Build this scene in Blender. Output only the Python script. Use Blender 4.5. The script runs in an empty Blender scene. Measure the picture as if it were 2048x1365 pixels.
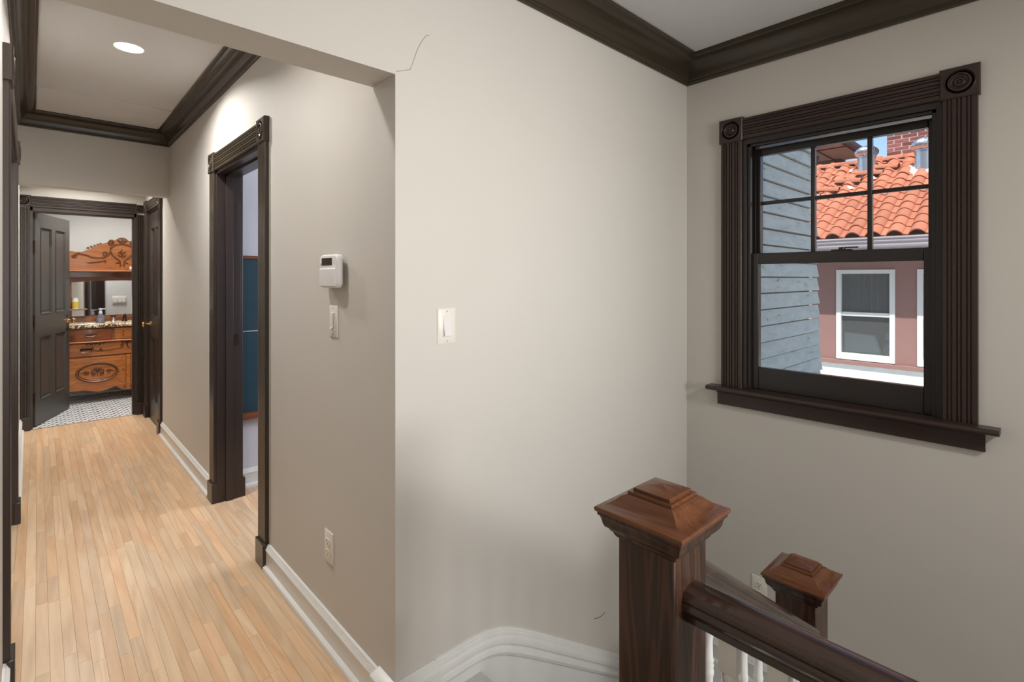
import bpy, math, random
from mathutils import Vector, Matrix
R = random.Random(7)
SC = bpy.context.scene
COL = SC.collection
PI = math.pi

# ------------------------------------------------------------------ camera
# level camera standing at the head of the stairs, hall running along +Y, stair wall along +X
F = 1025.0; HV = 558.0; YAW = math.atan(950.0 / F); EYE = 1.335
cam = bpy.data.cameras.new('camera'); camo = bpy.data.objects.new('camera', cam); COL.objects.link(camo)
camo.location = (0, 0, EYE); camo.rotation_euler = (PI / 2, 0, -YAW)
cam.sensor_width = 36; cam.lens = 36 * F / 2048; cam.shift_x = 0
cam.shift_y = -(682.5 - HV) / 2048; cam.clip_start = 0.02; cam.clip_end = 300
SC.camera = camo

# ------------------------------------------------------------------ world, sun, exposure
SC.view_settings.view_transform = 'Standard'; SC.view_settings.look = 'None'
SC.view_settings.gamma = 1; SC.view_settings.exposure = 0.4
try: SC.view_settings.use_curve_mapping = False
except Exception: pass
wd = bpy.data.worlds.new('world'); SC.world = wd; wd.use_nodes = True
nt = wd.node_tree; bg = nt.nodes['Background']
sky = nt.nodes.new('ShaderNodeTexSky'); sky.sky_type = 'NISHITA'; sky.sun_disc = False
sky.sun_elevation = math.radians(64); sky.sun_rotation = math.radians(256); sky.altitude = 100
sky.air_density = 1.0; sky.dust_density = .5; sky.ozone_density = 1.0
nt.links.new(sky.outputs[0], bg.inputs[0]); bg.inputs[1].default_value = 0.165
sun = bpy.data.lights.new('sun', 'SUN'); sun.energy = 5.0; sun.angle = 0.009; sun.color = (1, .95, .88)
suno = bpy.data.objects.new('sun', sun); COL.objects.link(suno)
suno.rotation_euler = Vector((-.97 * .438, -.24 * .438, .899)).to_track_quat('Z', 'Y').to_euler()

def area(name, loc, aim, size, power, color, size_y=None, spread=PI):
    l = bpy.data.lights.new(name, 'AREA'); l.energy = power; l.color = color
    l.shape = 'RECTANGLE' if size_y else 'DISK'; l.size = size
    if size_y: l.size_y = size_y
    l.spread = spread
    o = bpy.data.objects.new(name, l); COL.objects.link(o); o.location = loc
    o.rotation_euler = (Vector(loc) - Vector(aim)).to_track_quat('Z', 'Y').to_euler()
    return o
# daylight of the landing's rear window, and of the other rooms' windows
area('landing_window_light', (1.25, -2.45, 1.5), (.95, 1.36, 1.6), 1.0, 11.5, (1, .98, .96), 1.1, math.radians(66))
area('bedroom_window_light', (3.3, 2.5, 1.6), (1.0, 3.4, 1.2), 1.0, 40, (.86, .90, 1), 1.0)
# open sky beyond the stair window
pt = area('stair_window_portal', (2.70, 0.69, 1.40), (1.2, .69, 1.40), .74, 1, (1, 1, 1), 1.2); pt.data.cycles.is_portal = True
# ceiling lamps
area('landing_lamp_light', (1.35, -1.35, 2.44), (1.35, -1.35, 0), .34, 27, (1, .97, .93))
area('hall_lamp_light', (.34, 3.21, 2.49), (.34, 3.21, 0), .11, 15.5, (1, .975, .94), None, math.radians(152))
area('hall_fill_light', (.14, 1.85, 2.49), (.14, 1.85, 0), .11, 5.5, (1, .98, .95), None, math.radians(150))  # unseen extra lamp, added to lift the fill light in the hall
area('vestibule_lamp_light', (.30, 5.62, 2.39), (.30, 5.62, 0), .13, 13, (1, .96, .90), None, math.radians(140))
area('bathroom_lamp_light', (.62, 6.60, 2.46), (.62, 6.60, 0), .3, 16, (1, .97, .93), None, math.radians(150))

# ------------------------------------------------------------------ materials
def _new(name):
    m = bpy.data.materials.new(name); m.use_nodes = True
    return m, m.node_tree, m.node_tree.nodes['Principled BSDF']
def _n(t, ty, **k):
    n = t.nodes.new(ty)
    for a, b in k.items(): setattr(n, a, b)
    return n
def mat(name, col, rough=.5, metal=0., var=.0, scale=8., bump=0., bscale=60., stretch=(1, 1, 1), coat=0., spec=.5, rnd=0.):
    m, t, p = _new(name)
    p.inputs['Base Color'].default_value = (*col, 1); p.inputs['Roughness'].default_value = rough
    p.inputs['Metallic'].default_value = metal; p.inputs['Specular IOR Level'].default_value = spec
    p.inputs['Coat Weight'].default_value = coat; p.inputs['Coat Roughness'].default_value = .12
    if var or bump or rnd:
        tc = _n(t, 'ShaderNodeTexCoord'); mp = _n(t, 'ShaderNodeMapping'); mp.inputs['Scale'].default_value = stretch
        t.links.new(tc.outputs['Object'], mp.inputs[0])
    if var or rnd:
        no = _n(t, 'ShaderNodeTexNoise'); no.inputs['Scale'].default_value = scale; no.inputs['Detail'].default_value = 5
        t.links.new(mp.outputs[0], no.inputs['Vector'])
        mr = _n(t, 'ShaderNodeMapRange'); mr.inputs[1].default_value = .25; mr.inputs[2].default_value = .75
        mr.inputs[3].default_value = 1 - var; mr.inputs[4].default_value = 1 + var
        t.links.new(no.outputs[0], mr.inputs[0]); last = mr.outputs[0]
        if rnd:
            oi = _n(t, 'ShaderNodeObjectInfo'); m2 = _n(t, 'ShaderNodeMapRange'); m2.inputs[3].default_value = 1 - rnd; m2.inputs[4].default_value = 1 + rnd
            t.links.new(oi.outputs['Random'], m2.inputs[0]); mu = _n(t, 'ShaderNodeMath', operation='MULTIPLY')
            t.links.new(last, mu.inputs[0]); t.links.new(m2.outputs[0], mu.inputs[1]); last = mu.outputs[0]
        vm = _n(t, 'ShaderNodeVectorMath', operation='SCALE'); vm.inputs[0].default_value = col
        t.links.new(last, vm.inputs['Scale']); t.links.new(vm.outputs[0], p.inputs['Base Color'])
    if bump:
        nb = _n(t, 'ShaderNodeTexNoise'); nb.inputs['Scale'].default_value = bscale; nb.inputs['Detail'].default_value = 3
        t.links.new(mp.outputs[0], nb.inputs['Vector']); b = _n(t, 'ShaderNodeBump'); b.inputs['Strength'].default_value = bump
        b.inputs['Distance'].default_value = .002; t.links.new(nb.outputs[0], b.inputs['Height']); t.links.new(b.outputs[0], p.inputs['Normal'])
    return m
def wood(name, stops, rough=.35, axis='Y', ring=18., fine=90., rnd=0., coat=0., bump=.15, mixring=.55, hue=None):
    """grain runs along axis; stops = [(pos, colour)...]; rnd shifts each object"""
    m, t, p = _new(name)
    tc = _n(t, 'ShaderNodeTexCoord'); mp = _n(t, 'ShaderNodeMapping')
    s = {'X': (.09, 1, 1), 'Y': (1, .09, 1), 'Z': (1, 1, .09)}[axis]; mp.inputs['Scale'].default_value = s
    oi = _n(t, 'ShaderNodeObjectInfo'); sc = _n(t, 'ShaderNodeVectorMath', operation='SCALE'); sc.inputs[0].default_value = (7.3, 5.1, 3.7)
    t.links.new(oi.outputs['Random'], sc.inputs['Scale'])
    ad = _n(t, 'ShaderNodeVectorMath', operation='ADD'); t.links.new(tc.outputs['Object'], ad.inputs[0]); t.links.new(sc.outputs[0], ad.inputs[1])
    t.links.new(ad.outputs[0], mp.inputs[0])
    n1 = _n(t, 'ShaderNodeTexNoise'); n1.inputs['Scale'].default_value = ring / 4; n1.inputs['Detail'].default_value = 2; n1.inputs['Distortion'].default_value = .6
    t.links.new(mp.outputs[0], n1.inputs['Vector'])
    mm = _n(t, 'ShaderNodeMath', operation='MULTIPLY'); mm.inputs[1].default_value = 9; t.links.new(n1.outputs[0], mm.inputs[0])
    sn = _n(t, 'ShaderNodeMath', operation='SINE'); m3 = _n(t, 'ShaderNodeMath', operation='MULTIPLY'); m3.inputs[1].default_value = 6.28
    t.links.new(mm.outputs[0], m3.inputs[0]); t.links.new(m3.outputs[0], sn.inputs[0])
    n2 = _n(t, 'ShaderNodeTexNoise'); n2.inputs['Scale'].default_value = fine; n2.inputs['Detail'].default_value = 4
    t.links.new(mp.outputs[0], n2.inputs['Vector'])
    r1 = _n(t, 'ShaderNodeMapRange'); r1.inputs[1].default_value = -1; t.links.new(sn.outputs[0], r1.inputs[0])
    mx = _n(t, 'ShaderNodeMix'); mx.data_type = 'FLOAT'; mx.inputs[0].default_value = mixring
    t.links.new(n2.outputs[0], mx.inputs[2]); t.links.new(r1.outputs[0], mx.inputs[3])
    cr = _n(t, 'ShaderNodeValToRGB'); el = cr.color_ramp.elements
    while len(el) < len(stops): el.new(.5)
    for e, (q, c) in zip(el, stops): e.position = q; e.color = (*c, 1)
    t.links.new(mx.outputs[0], cr.inputs[0]); out = cr.outputs[0]
    if rnd:
        m2 = _n(t, 'ShaderNodeMapRange'); m2.inputs[3].default_value = 1 - rnd; m2.inputs[4].default_value = 1 + rnd * .6
        t.links.new(oi.outputs['Random'], m2.inputs[0])
        v = _n(t, 'ShaderNodeVectorMath', operation='SCALE'); t.links.new(out, v.inputs[0]); t.links.new(m2.outputs[0], v.inputs['Scale']); out = v.outputs[0]
    if hue:
        # a second random tint, per object
        f = _n(t, 'ShaderNodeMath', operation='MULTIPLY'); f.inputs[1].default_value = 37.7; t.links.new(oi.outputs['Random'], f.inputs[0])
        fr = _n(t, 'ShaderNodeMath', operation='FRACT'); t.links.new(f.outputs[0], fr.inputs[0])
        h = _n(t, 'ShaderNodeMix'); h.data_type = 'RGBA'; h.blend_type = 'MULTIPLY'; h.inputs[7].default_value = (*hue, 1)
        t.links.new(fr.outputs[0], h.inputs[0]); t.links.new(out, h.inputs[6]); out = h.outputs[2]
    t.links.new(out, p.inputs['Base Color']); p.inputs['Roughness'].default_value = rough
    p.inputs['Coat Weight'].default_value = coat; p.inputs['Coat Roughness'].default_value = .15
    if bump:
        b = _n(t, 'ShaderNodeBump'); b.inputs['Strength'].default_value = bump; b.inputs['Distance'].default_value = .001
        t.links.new(n2.outputs[0], b.inputs['Height']); t.links.new(b.outputs[0], p.inputs['Normal'])
    return m
def emit(name, col, s):
    m, t, p = _new(name); p.inputs['Base Color'].default_value = (*col, 1)
    p.inputs['Emission Color'].default_value = (*col, 1); p.inputs['Emission Strength'].default_value = s; return m
def glass(name, tint=(1, 1, 1), gl=.06, haze=0.):
    m, t, p = _new(name); o = t.nodes['Material Output']
    tr = _n(t, 'ShaderNodeBsdfTransparent'); tr.inputs[0].default_value = (*tint, 1)
    g = _n(t, 'ShaderNodeBsdfGlossy'); g.inputs[1].default_value = .02
    fr = _n(t, 'ShaderNodeFresnel'); fr.inputs[0].default_value = 1.45
    mx = _n(t, 'ShaderNodeMixShader'); t.links.new(fr.outputs[0], mx.inputs[0]); t.links.new(tr.outputs[0], mx.inputs[1]); t.links.new(g.outputs[0], mx.inputs[2])
    last = mx.outputs[0]
    if haze:
        d = _n(t, 'ShaderNodeBsdfDiffuse'); d.inputs[0].default_value = (.6, .62, .62, 1); m2 = _n(t, 'ShaderNodeMixShader'); m2.inputs[0].default_value = haze
        t.links.new(last, m2.inputs[1]); t.links.new(d.outputs[0], m2.inputs[2]); last = m2.outputs[0]
    t.links.new(last, o.inputs[0]); return m

M = {}
M['paint'] = mat('greige_wall_paint', (.60, .57, .522), .62, var=.015, scale=3, bump=.05, bscale=180)
M['bath_paint'] = mat('pale_bathroom_paint', (.74, .74, .72), .6, bump=.04, bscale=150)
M['bed_paint'] = mat('pale_lavender_grey_paint', (.60, .61, .66), .6, bump=.04, bscale=150)
M['ceil'] = mat('white_ceiling_paint', (.70, .70, .71), .7, bump=.05, bscale=140)
M['trimwhite'] = mat('white_gloss_trim', (.78, .78, .755), .3, bump=.03, bscale=40)
M['brown'] = mat('dark_brown_trim_paint', (.034, .022, .017), .32, var=.04, scale=12, bump=.02, bscale=50)
M['crown'] = mat('dark_bronze_crown_paint', (.044, .033, .021), .26, var=.04, scale=9, bump=.015, bscale=40)
M['winbrown'] = mat('window_brown_paint', (.038, .022, .018), .32, var=.06, scale=12, bump=.08, bscale=60, stretch=(1, 1, .3))
M['sash'] = mat('black_brown_sash', (.022, .018, .017), .3, bump=.04, bscale=50)
M['leafdoor'] = mat('brown_door_paint_with_sheen', (.062, .058, .052), .38, bump=.04, bscale=50)  # dark brown, lifted in colour to hold the bathroom light's sheen
M['maple'] = wood('maple_strip', [(0, (.53, .355, .21)), (.35, (.64, .455, .29)), (.7, (.71, .525, .345)), (1, (.77, .60, .42))], .33, 'Y', 22, 70, rnd=.13, coat=.12, bump=.05, mixring=.36, hue=(1, .87, .76))
M['subfloor'] = mat('dark_subfloor', (.22, .13, .07), .8)
M['oakdark'] = wood('dark_stained_oak', [(0, (.012, .006, .004)), (.4, (.034, .015, .009)), (.65, (.058, .025, .014)), (1, (.10, .040, .020))], .36, 'Z', 60, 190, coat=.15, bump=.4, mixring=.5)
M['oakcap'] = wood('stained_oak_cap', [(0, (.035, .012, .005)), (.4, (.105, .034, .011)), (.7, (.16, .054, .017)), (1, (.21, .076, .024))], .30, 'Y', 34, 200, coat=.25, bump=.35, mixring=.2)
M['rail'] = wood('dark_glossy_handrail', [(0, (.012, .007, .006)), (.5, (.03, .014, .01)), (1, (.07, .03, .018))], .2, 'Y', 14, 110, coat=.6, bump=.08, mixring=.3)
M['railx'] = wood('dark_glossy_handrail_x', [(0, (.014, .009, .007)), (.5, (.035, .02, .014)), (1, (.07, .035, .022))], .25, 'X', 14, 110, coat=.5, bump=.08, mixring=.3)
M['oak'] = wood('golden_oak', [(0, (.22, .060, .012)), (.4, (.38, .118, .024)), (.7, (.47, .16, .034)), (1, (.56, .21, .05))], .38, 'X', 26, 120, coat=.15, bump=.2, mixring=.35)
M['oakz'] = wood('golden_oak_upright', [(0, (.20, .065, .016)), (.4, (.33, .12, .030)), (1, (.47, .19, .05))], .38, 'Z', 26, 120, coat=.15, bump=.2, mixring=.35)
M['oakred'] = wood('reddish_oak', [(0, (.13, .036, .012)), (.5, (.22, .066, .02)), (1, (.33, .11, .032))], .36, 'X', 26, 120, coat=.2, bump=.2, mixring=.35)
M['carve'] = mat('carved_dark_oak', (.20, .07, .022), .4, var=.25, scale=30)
M['carvedk'] = mat('carved_darker_oak', (.085, .03, .012), .45, var=.25, scale=30)  # darker brown oak for the finer carvings and mitre lines
M['brass'] = mat('brass', (.78, .52, .22), .2, 1)
M['bronze'] = mat('dark_bronze', (.06, .04, .03), .3, .9)
M['chrome'] = mat('chrome', (.75, .75, .77), .08, 1)
M['steel'] = mat('galvanised_steel', (.62, .66, .70), .32, .9, var=.1, scale=14)
M['plate'] = mat('ivory_plate_plastic', (.76, .73, .66), .35)
M['device'] = mat('white_device_plastic', (.74, .72, .71), .4)
M['dark'] = mat('dark_slot', (.02, .018, .016), .4)
M['lcd'] = mat('grey_green_screen', (.035, .033, .026), .2)
M['lamp'] = emit('lamp_diffuser', (1, .95, .87), 9)
M['glass'] = glass('window_glass', (.97, .985, .98), haze=.02)
M['nglass'] = glass('neighbour_glass', (.85, .9, .92), haze=.12)
M['mirror'] = mat('mirror_silver', (.85, .87, .88), .02, 1)
M['carpet'] = mat('grey_carpet', (.60, .60, .60), .95, var=.12, scale=200, bump=.6, bscale=500)
M['teal'] = mat('dark_teal_board', (.008, .045, .068), .55, var=.1, scale=20)
M['seam'] = mat('pale_seam', (.45, .45, .42), .5)
M['hexw'] = mat('white_marble_mosaic', (.74, .74, .75), .25, var=.08, scale=12)
M['hexb'] = mat('black_mosaic_dot', (.02, .02, .025), .3)
M['grout'] = mat('grey_grout', (.42, .42, .42), .8)
M['soap'] = glass('clear_bottle_plastic', (.80, .84, .95), haze=.12)
M['liquid'] = mat('pale_lilac_plastic', (.62, .62, .78), .2)
M['yellow'] = mat('yellow_label', (.80, .62, .05), .4)
M['white'] = mat('plain_white', (.8, .8, .78), .5)
M['towel'] = mat('white_towel', (.82, .81, .79), .9, bump=.5, bscale=300)
def granite():
    m, t, p = _new('speckled_granite'); tc = _n(t, 'ShaderNodeTexCoord'); v = _n(t, 'ShaderNodeTexVoronoi'); v.inputs['Scale'].default_value = 75
    t.links.new(tc.outputs['Object'], v.inputs['Vector']); cr = _n(t, 'ShaderNodeValToRGB'); e = cr.color_ramp.elements
    for _ in range(3): e.new(.5)
    for q, (a, c) in zip(e, [(0, (.03, .02, .015)), (.3, (.12, .06, .03)), (.5, (.45, .30, .16)), (.75, (.66, .50, .31)), (1, (.75, .66, .52))]): q.position = a; q.color = (*c, 1)
    sp = _n(t, 'ShaderNodeSeparateColor'); t.links.new(v.outputs['Color'], sp.inputs[0]); t.links.new(sp.outputs[0], cr.inputs[0])
    t.links.new(cr.outputs[0], p.inputs['Base Color']); p.inputs['Roughness'].default_value = .15; return m
M['granite'] = granite()
def siding():
    m, t, p = _new('peeling_blue_grey_paint'); tc = _n(t, 'ShaderNodeTexCoord'); mp = _n(t, 'ShaderNodeMapping'); mp.inputs['Scale'].default_value = (1.6, 1, 6)
    oi = _n(t, 'ShaderNodeObjectInfo'); ad = _n(t, 'ShaderNodeVectorMath', operation='ADD'); t.links.new(tc.outputs['Object'], ad.inputs[0]); t.links.new(oi.outputs['Location'], ad.inputs[1])
    t.links.new(ad.outputs[0], mp.inputs[0])
    a = _n(t, 'ShaderNodeTexNoise'); a.inputs['Scale'].default_value = 3.2; a.inputs['Detail'].default_value = 12; a.inputs['Roughness'].default_value = .72
    t.links.new(mp.outputs[0], a.inputs['Vector']); cr = _n(t, 'ShaderNodeValToRGB'); e = cr.color_ramp.elements; e.new(.6)
    for q, (s, c) in zip(e, [(.32, (.13, .13, .12)), (.375, (.62, .63, .57)), (.62, (.78, .78, .71))]): q.position = s; q.color = (*c, 1)
    t.links.new(a.outputs[0], cr.inputs[0]); t.links.new(cr.outputs[0], p.inputs['Base Color']); p.inputs['Roughness'].default_value = .7
    b = _n(t, 'ShaderNodeBump'); b.inputs['Strength'].default_value = .4; b.inputs['Distance'].default_value = .004; t.links.new(a.outputs[0], b.inputs['Height']); t.links.new(b.outputs[0], p.inputs['Normal']); return m
M['siding'] = siding()
M['terra'] = mat('terracotta_roof_tile', (.47, .165, .092), .8, var=.12, scale=9, rnd=.16, bump=.2, bscale=60)
M['stucco'] = mat('mauve_brown_wall', (.31, .17, .155), .9, var=.06, scale=20, bump=.3, bscale=90)
M['mauve'] = mat('dusky_mauve_wall', (.16, .12, .135), .9)
M['gutter'] = mat('pale_lilac_grey_metal', (.55, .49, .53), .4)
M['soffit'] = mat('soffit_bounce_tint', (.72, .79, .82), .7, var=.1, scale=6)  # blue put into the colour to cancel the tile roof's orange bounce
M['brick'] = mat('red_brown_brick', (.27, .085, .075), .9, var=.2, scale=25, rnd=.35, bump=.5, bscale=80)
M['mortar'] = mat('pale_mortar', (.52, .45, .42), .95)
M['gravel'] = mat('white_gravel', (.56, .555, .54), .95, var=.25, scale=90, bump=1, bscale=140)
M['wframe'] = mat('white_vinyl_frame', (.80, .80, .78), .4)
M['cloth'] = mat('white_cloth', (.75, .82, .83), .8)
M['spot'] = mat('speckled_fabric', (.35, .35, .36), .9, var=.9, scale=60)
M['blue'] = mat('light_blue_fabric', (.25, .55, .70), .7)
M['roomdark'] = mat('dim_room_wall', (.17, .17, .17), .9)
M['flash'] = mat('white_flashing', (.8, .8, .8), .6)
M['crack'] = mat('crack_line', (.40, .365, .32), .8)  # a little darker than the wall paint

# ------------------------------------------------------------------ mesh builder
class B:
    def __init__(s): s.v = []; s.f = []; s.m = None
    def add(s, vs, fs):
        o = len(s.v); s.v += [tuple((s.m @ Vector(p)) if s.m else p) for p in vs]; s.f += [tuple(i + o for i in f) for f in fs]; return s
    def box(s, x0, x1, y0, y1, z0, z1):
        if x0 > x1: x0, x1 = x1, x0
        if y0 > y1: y0, y1 = y1, y0
        if z0 > z1: z0, z1 = z1, z0
        return s.add([(x0, y0, z0), (x1, y0, z0), (x1, y1, z0), (x0, y1, z0), (x0, y0, z1), (x1, y0, z1), (x1, y1, z1), (x0, y1, z1)],
                     [(0, 3, 2, 1), (4, 5, 6, 7), (0, 1, 5, 4), (1, 2, 6, 5), (2, 3, 7, 6), (3, 0, 4, 7)])
    def prism(s, prof, o, U, V, W, L):
        """profile (a,b) -> o+aU+bV, pushed along W by L"""
        o, U, V, W = Vector(o), Vector(U), Vector(V), Vector(W); n = len(prof)
        a = [tuple(o + U * p[0] + V * p[1]) for p in prof]; b = [tuple(Vector(p) + W * L) for p in a]
        fs = [tuple(reversed(range(n))), tuple(range(n, 2 * n))] + [(i, (i + 1) % n, (i + 1) % n + n, i + n) for i in range(n)]
        if U.cross(V).dot(W) < 0: fs = [tuple(reversed(f)) for f in fs]
        return s.add(a + b, fs)
    def sweep(s, path, prof, z=0., side=1):
        """profile (out, up) swept along a horizontal polyline with mitred corners; out is to the left * side"""
        n = len(path); k = len(prof); P = [Vector(p[:2]) for p in path]; zz = [(p[2] if len(p) > 2 else z) for p in path]; vs = []
        for i in range(n):
            d0 = (P[i] - P[i - 1]).normalized() if i else None; d1 = (P[i + 1] - P[i]).normalized() if i < n - 1 else None
            d0 = d0 or d1; d1 = d1 or d0
            n0 = Vector((-d0.y, d0.x)) * side; n1 = Vector((-d1.y, d1.x)) * side
            nn = (n0 + n1); nn = nn / max(1e-6, nn.dot(n0))
            for a, b in prof: vs.append((P[i].x + nn.x * a, P[i].y + nn.y * a, zz[i] + b))
        fs = []
        for i in range(n - 1):
            for j in range(k): fs.append((i * k + j, i * k + (j + 1) % k, (i + 1) * k + (j + 1) % k, (i + 1) * k + j))
        fs += [tuple(reversed(range(k))), tuple((n - 1) * k + j for j in range(k))]
        return s.add(vs, fs)
    def lathe(s, prof, o=(0, 0, 0), ax='Z', seg=20, a0=0, a1=2 * PI):
        """prof (r, h) about an axis"""
        k = len(prof); vs = []; full = abs(a1 - a0 - 2 * PI) < 1e-6; m = seg if full else seg + 1
        for i in range(m):
            t = a0 + (a1 - a0) * i / seg; c, q = math.cos(t), math.sin(t)
            for r, h in prof:
                p = {'Z': (r * c, r * q, h), 'X': (h, r * c, r * q), 'Y': (r * q, h, r * c), '-X': (-h, r * q, r * c), '-Y': (r * c, -h, r * q)}[ax]
                vs.append((o[0] + p[0], o[1] + p[1], o[2] + p[2]))
        fs = []
        for i in range(seg):
            i2 = (i + 1) % m
            for j in range(k - 1): fs.append((i * k + j, i2 * k + j, i2 * k + j + 1, i * k + j + 1))
        return s.add(vs, fs)
    def tube(s, pts, r, seg=6, flat=1.):
        P = [Vector(p) for p in pts]; n = len(P); vs = []; up = Vector((0, .3, 1)).normalized()
        for i in range(n):
            d = (P[min(i + 1, n - 1)] - P[max(i - 1, 0)]).normalized(); a = d.cross(up)
            if a.length < .05: a = d.cross(Vector((1, 0, 0)))
            a.normalize(); b = a.cross(d); rr = r[i] if isinstance(r, (list, tuple)) else r
            for j in range(seg):
                t = 2 * PI * j / seg; vs.append(tuple(P[i] + a * rr * math.cos(t) + b * rr * math.sin(t)))
        fs = [(i * seg + j, i * seg + (j + 1) % seg, (i + 1) * seg + (j + 1) % seg, (i + 1) * seg + j) for i in range(n - 1) for j in range(seg)]
        fs += [tuple(reversed(range(seg))), tuple((n - 1) * seg + j for j in range(seg))]
        return s.add(vs, fs)
    def sq(s, rings, o=(0, 0, 0), cap=True):
        """square rings (half, z) lofted"""
        vs = []
        for h, z in rings: vs += [(o[0] - h, o[1] - h, o[2] + z), (o[0] + h, o[1] - h, o[2] + z), (o[0] + h, o[1] + h, o[2] + z), (o[0] - h, o[1] + h, o[2] + z)]
        fs = [(i * 4 + j, i * 4 + (j + 1) % 4, (i + 1) * 4 + (j + 1) % 4, (i + 1) * 4 + j) for i in range(len(rings) - 1) for j in range(4)]
        fs += [(3, 2, 1, 0), tuple((len(rings) - 1) * 4 + j for j in range(4))]
        return s.add(vs, fs)
    def build(s, name, material, parent=None, smooth=True, bevel=0., angle=35, local=False):
        me = bpy.data.meshes.new(name); off = Vector((0, 0, 0)); q = parent
        if not local:
            while q is not None: off += Vector(q.location); q = q.parent
        vs = [tuple(Vector(p) - off) for p in s.v] if off.length else s.v
        me.from_pydata(vs, [], s.f); me.validate()
        me.materials.append(M[material] if isinstance(material, str) else material)
        if smooth:
            me.polygons.foreach_set('use_smooth', [True] * len(me.polygons)); me.set_sharp_from_angle(angle=math.radians(angle))
        me.update(); o = bpy.data.objects.new(name, me); COL.objects.link(o)
        if parent is not None: o.parent = parent
        if bevel:
            b = o.modifiers.new('bevel', 'BEVEL'); b.width = bevel; b.segments = 2; b.limit_method = 'ANGLE'; b.angle_limit = math.radians(40)
        return o
def tag(o, label, cat, group=None, kind=None):
    o['label'] = label; o['category'] = cat
    if group: o['group'] = group
    if kind: o['kind'] = kind
    return o
def thing(name, label, cat, loc=(0, 0, 0), group=None, kind=None):
    o = bpy.data.objects.new(name, None); o.empty_display_size = .05; COL.objects.link(o); o.location = loc
    return tag(o, label, cat, group, kind)
def struct(b, name, material, label, cat, **k):
    return tag(b.build(name, material, **k), label, cat, None, 'structure')
def lab(o, s): o['label'] = s; return o
def turn(px, py, ang): return Matrix.Translation((px, py, 0)) @ Matrix.Rotation(ang, 4, 'Z') @ Matrix.Translation((-px, -py, 0))

# ------------------------------------------------------------------ dimensions (metres)
XA, YB, XC = .785, 1.36, 2.521            # hall wall, stair wall, window wall
XL = -.08                                 # left hall wall (runs very slightly off square)
ZH, ZS = 2.505, 2.475                     # ceilings: hall, stair
YH = 4.917; YD = 6.205                    # far header, bathroom wall
LT = turn(XL, 2.29, .008)                 # the left wall's small turn

# ------------------------------------------------------------------ walls
b = B()                                   # right hall wall, with a bedroom doorway and a closet doorway
for y0, y1, z0, z1 in [(YB + .1, 2.60, 0, 2.7), (2.60, 3.43, 1.965, 2.7), (3.43, 5.335, 0, 2.7), (5.335, 6.0, 1.965, 2.7), (6.0, YD + .1, 0, 2.7)]:
    b.box(XA, XA + .125, y0, y1, z0, z1)
struct(b, 'wall_hall_right', 'paint', 'greige hall wall carrying the keypad and dimmer', 'wall', smooth=False)
b = B(); b.m = LT
for y0, y1, z0, z1 in [(-2.6, 2.39, 0, 2.7), (2.39, 3.87, 1.965, 2.7), (3.87, YD + .1, 0, 2.7)]: b.box(XL - .1, XL, y0, y1, z0, z1)
struct(b, 'wall_hall_left', 'paint', 'greige left hall wall seen edge-on beside the wide dark doorway', 'wall', smooth=False)
b = B(); b.box(-.2, XA, YB, YB + .142, 1.947, 2.7); b.box(XA, XC + .2, YB, YB + .1, -3, 2.7)
wb = struct(b, 'wall_stair', 'paint', 'bright greige stair wall and header above the hall mouth', 'wall', smooth=False)
c = B(); c.tube([(x, YB - .0003, z) for x, z in [(.789, 1.956), (.811, 1.965), (.836, 1.974), (.840, 1.985), (.846, 1.999), (.855, 2.025), (.861, 2.042), (.875, 2.07), (.893, 2.096), (.905, 2.102)]], .0013, 5)
lab(c.build('plaster_crack', 'crack', wb), 'hairline crack curving up from the header corner')
c = B(); c.tube([(1.735, YB - .0002, -.11), (1.76, YB - .0002, -.118), (1.79, YB - .0002, -.121), (1.81, YB - .0002, -.116)], .0014, 5)
lab(c.build('scuff_mark', 'carve', wb), 'short dark scuff')
b = B(); b.box(-.25, XA + .02, YH, YH + .115, 1.997, 2.7)
struct(b, 'wall_far_header', 'paint', 'greige header hanging across the far end of the hall', 'wall', smooth=False)
# window wall with its opening
WY0, WY1, WZ0, WZ1 = .322, 1.062, .795, 1.995
b = B()
for y0, y1, z0, z1 in [(-2.6, WY0, -3, 2.7), (WY1, YB + .1, -3, 2.7), (WY0, WY1, -3, WZ0), (WY0, WY1, WZ1, 2.7)]: b.box(XC, XC + .16, y0, y1, z0, z1)
struct(b, 'wall_window', 'paint', 'greige stair wall around the sash window', 'wall', smooth=False)
# rear wall of the landing with its own window opening
b = B()
for x0, x1, z0, z1 in [(-.2, .5, -3, 2.7), (1.8, XC + .16, -3, 2.7), (.5, 1.8, -3, .9), (.5, 1.8, 2.1, 2.7)]: b.box(x0, x1, -2.72, -2.6, z0, z1)
struct(b, 'wall_rear', 'paint', 'greige landing wall behind the stairs with a window opening', 'wall', smooth=False)
# bathroom door wall, bathroom shell
DX0, DX1, DZ = -.045, .716, 1.955
b = B()
for x0, x1, z0, z1 in [(-.95, DX0, 0, 2.7), (DX1, 1.75, 0, 2.7), (DX0, DX1, DZ, 2.7)]: b.box(x0, x1, YD, YD + .115, z0, z1)
wba = struct(b, 'wall_bathroom_front', 'bath_paint', 'pale wall around the bathroom doorway', 'wall', smooth=False)
b = B(); b.box(-.25, DX0, YD - .002, YD, 0, 2.5); b.box(DX1, XA + .02, YD - .002, YD, 0, 2.5); b.box(DX0, DX1, YD - .002, YD, DZ, 2.5)
struct(b, 'wall_vestibule_end', 'paint', 'greige wall face above the bathroom door casing', 'wall', smooth=False)
struct(B().box(-.95, 1.75, 7.70, 7.82, 0, 2.7), 'wall_bathroom_back', 'bath_paint', 'pale bathroom wall behind the carved vanity', 'wall', smooth=False)
b = B(); b.box(-1.07, -.95, YD, 7.82, 0, 2.7); b.box(1.75, 1.87, YD, 7.82, 0, 2.7)
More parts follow.
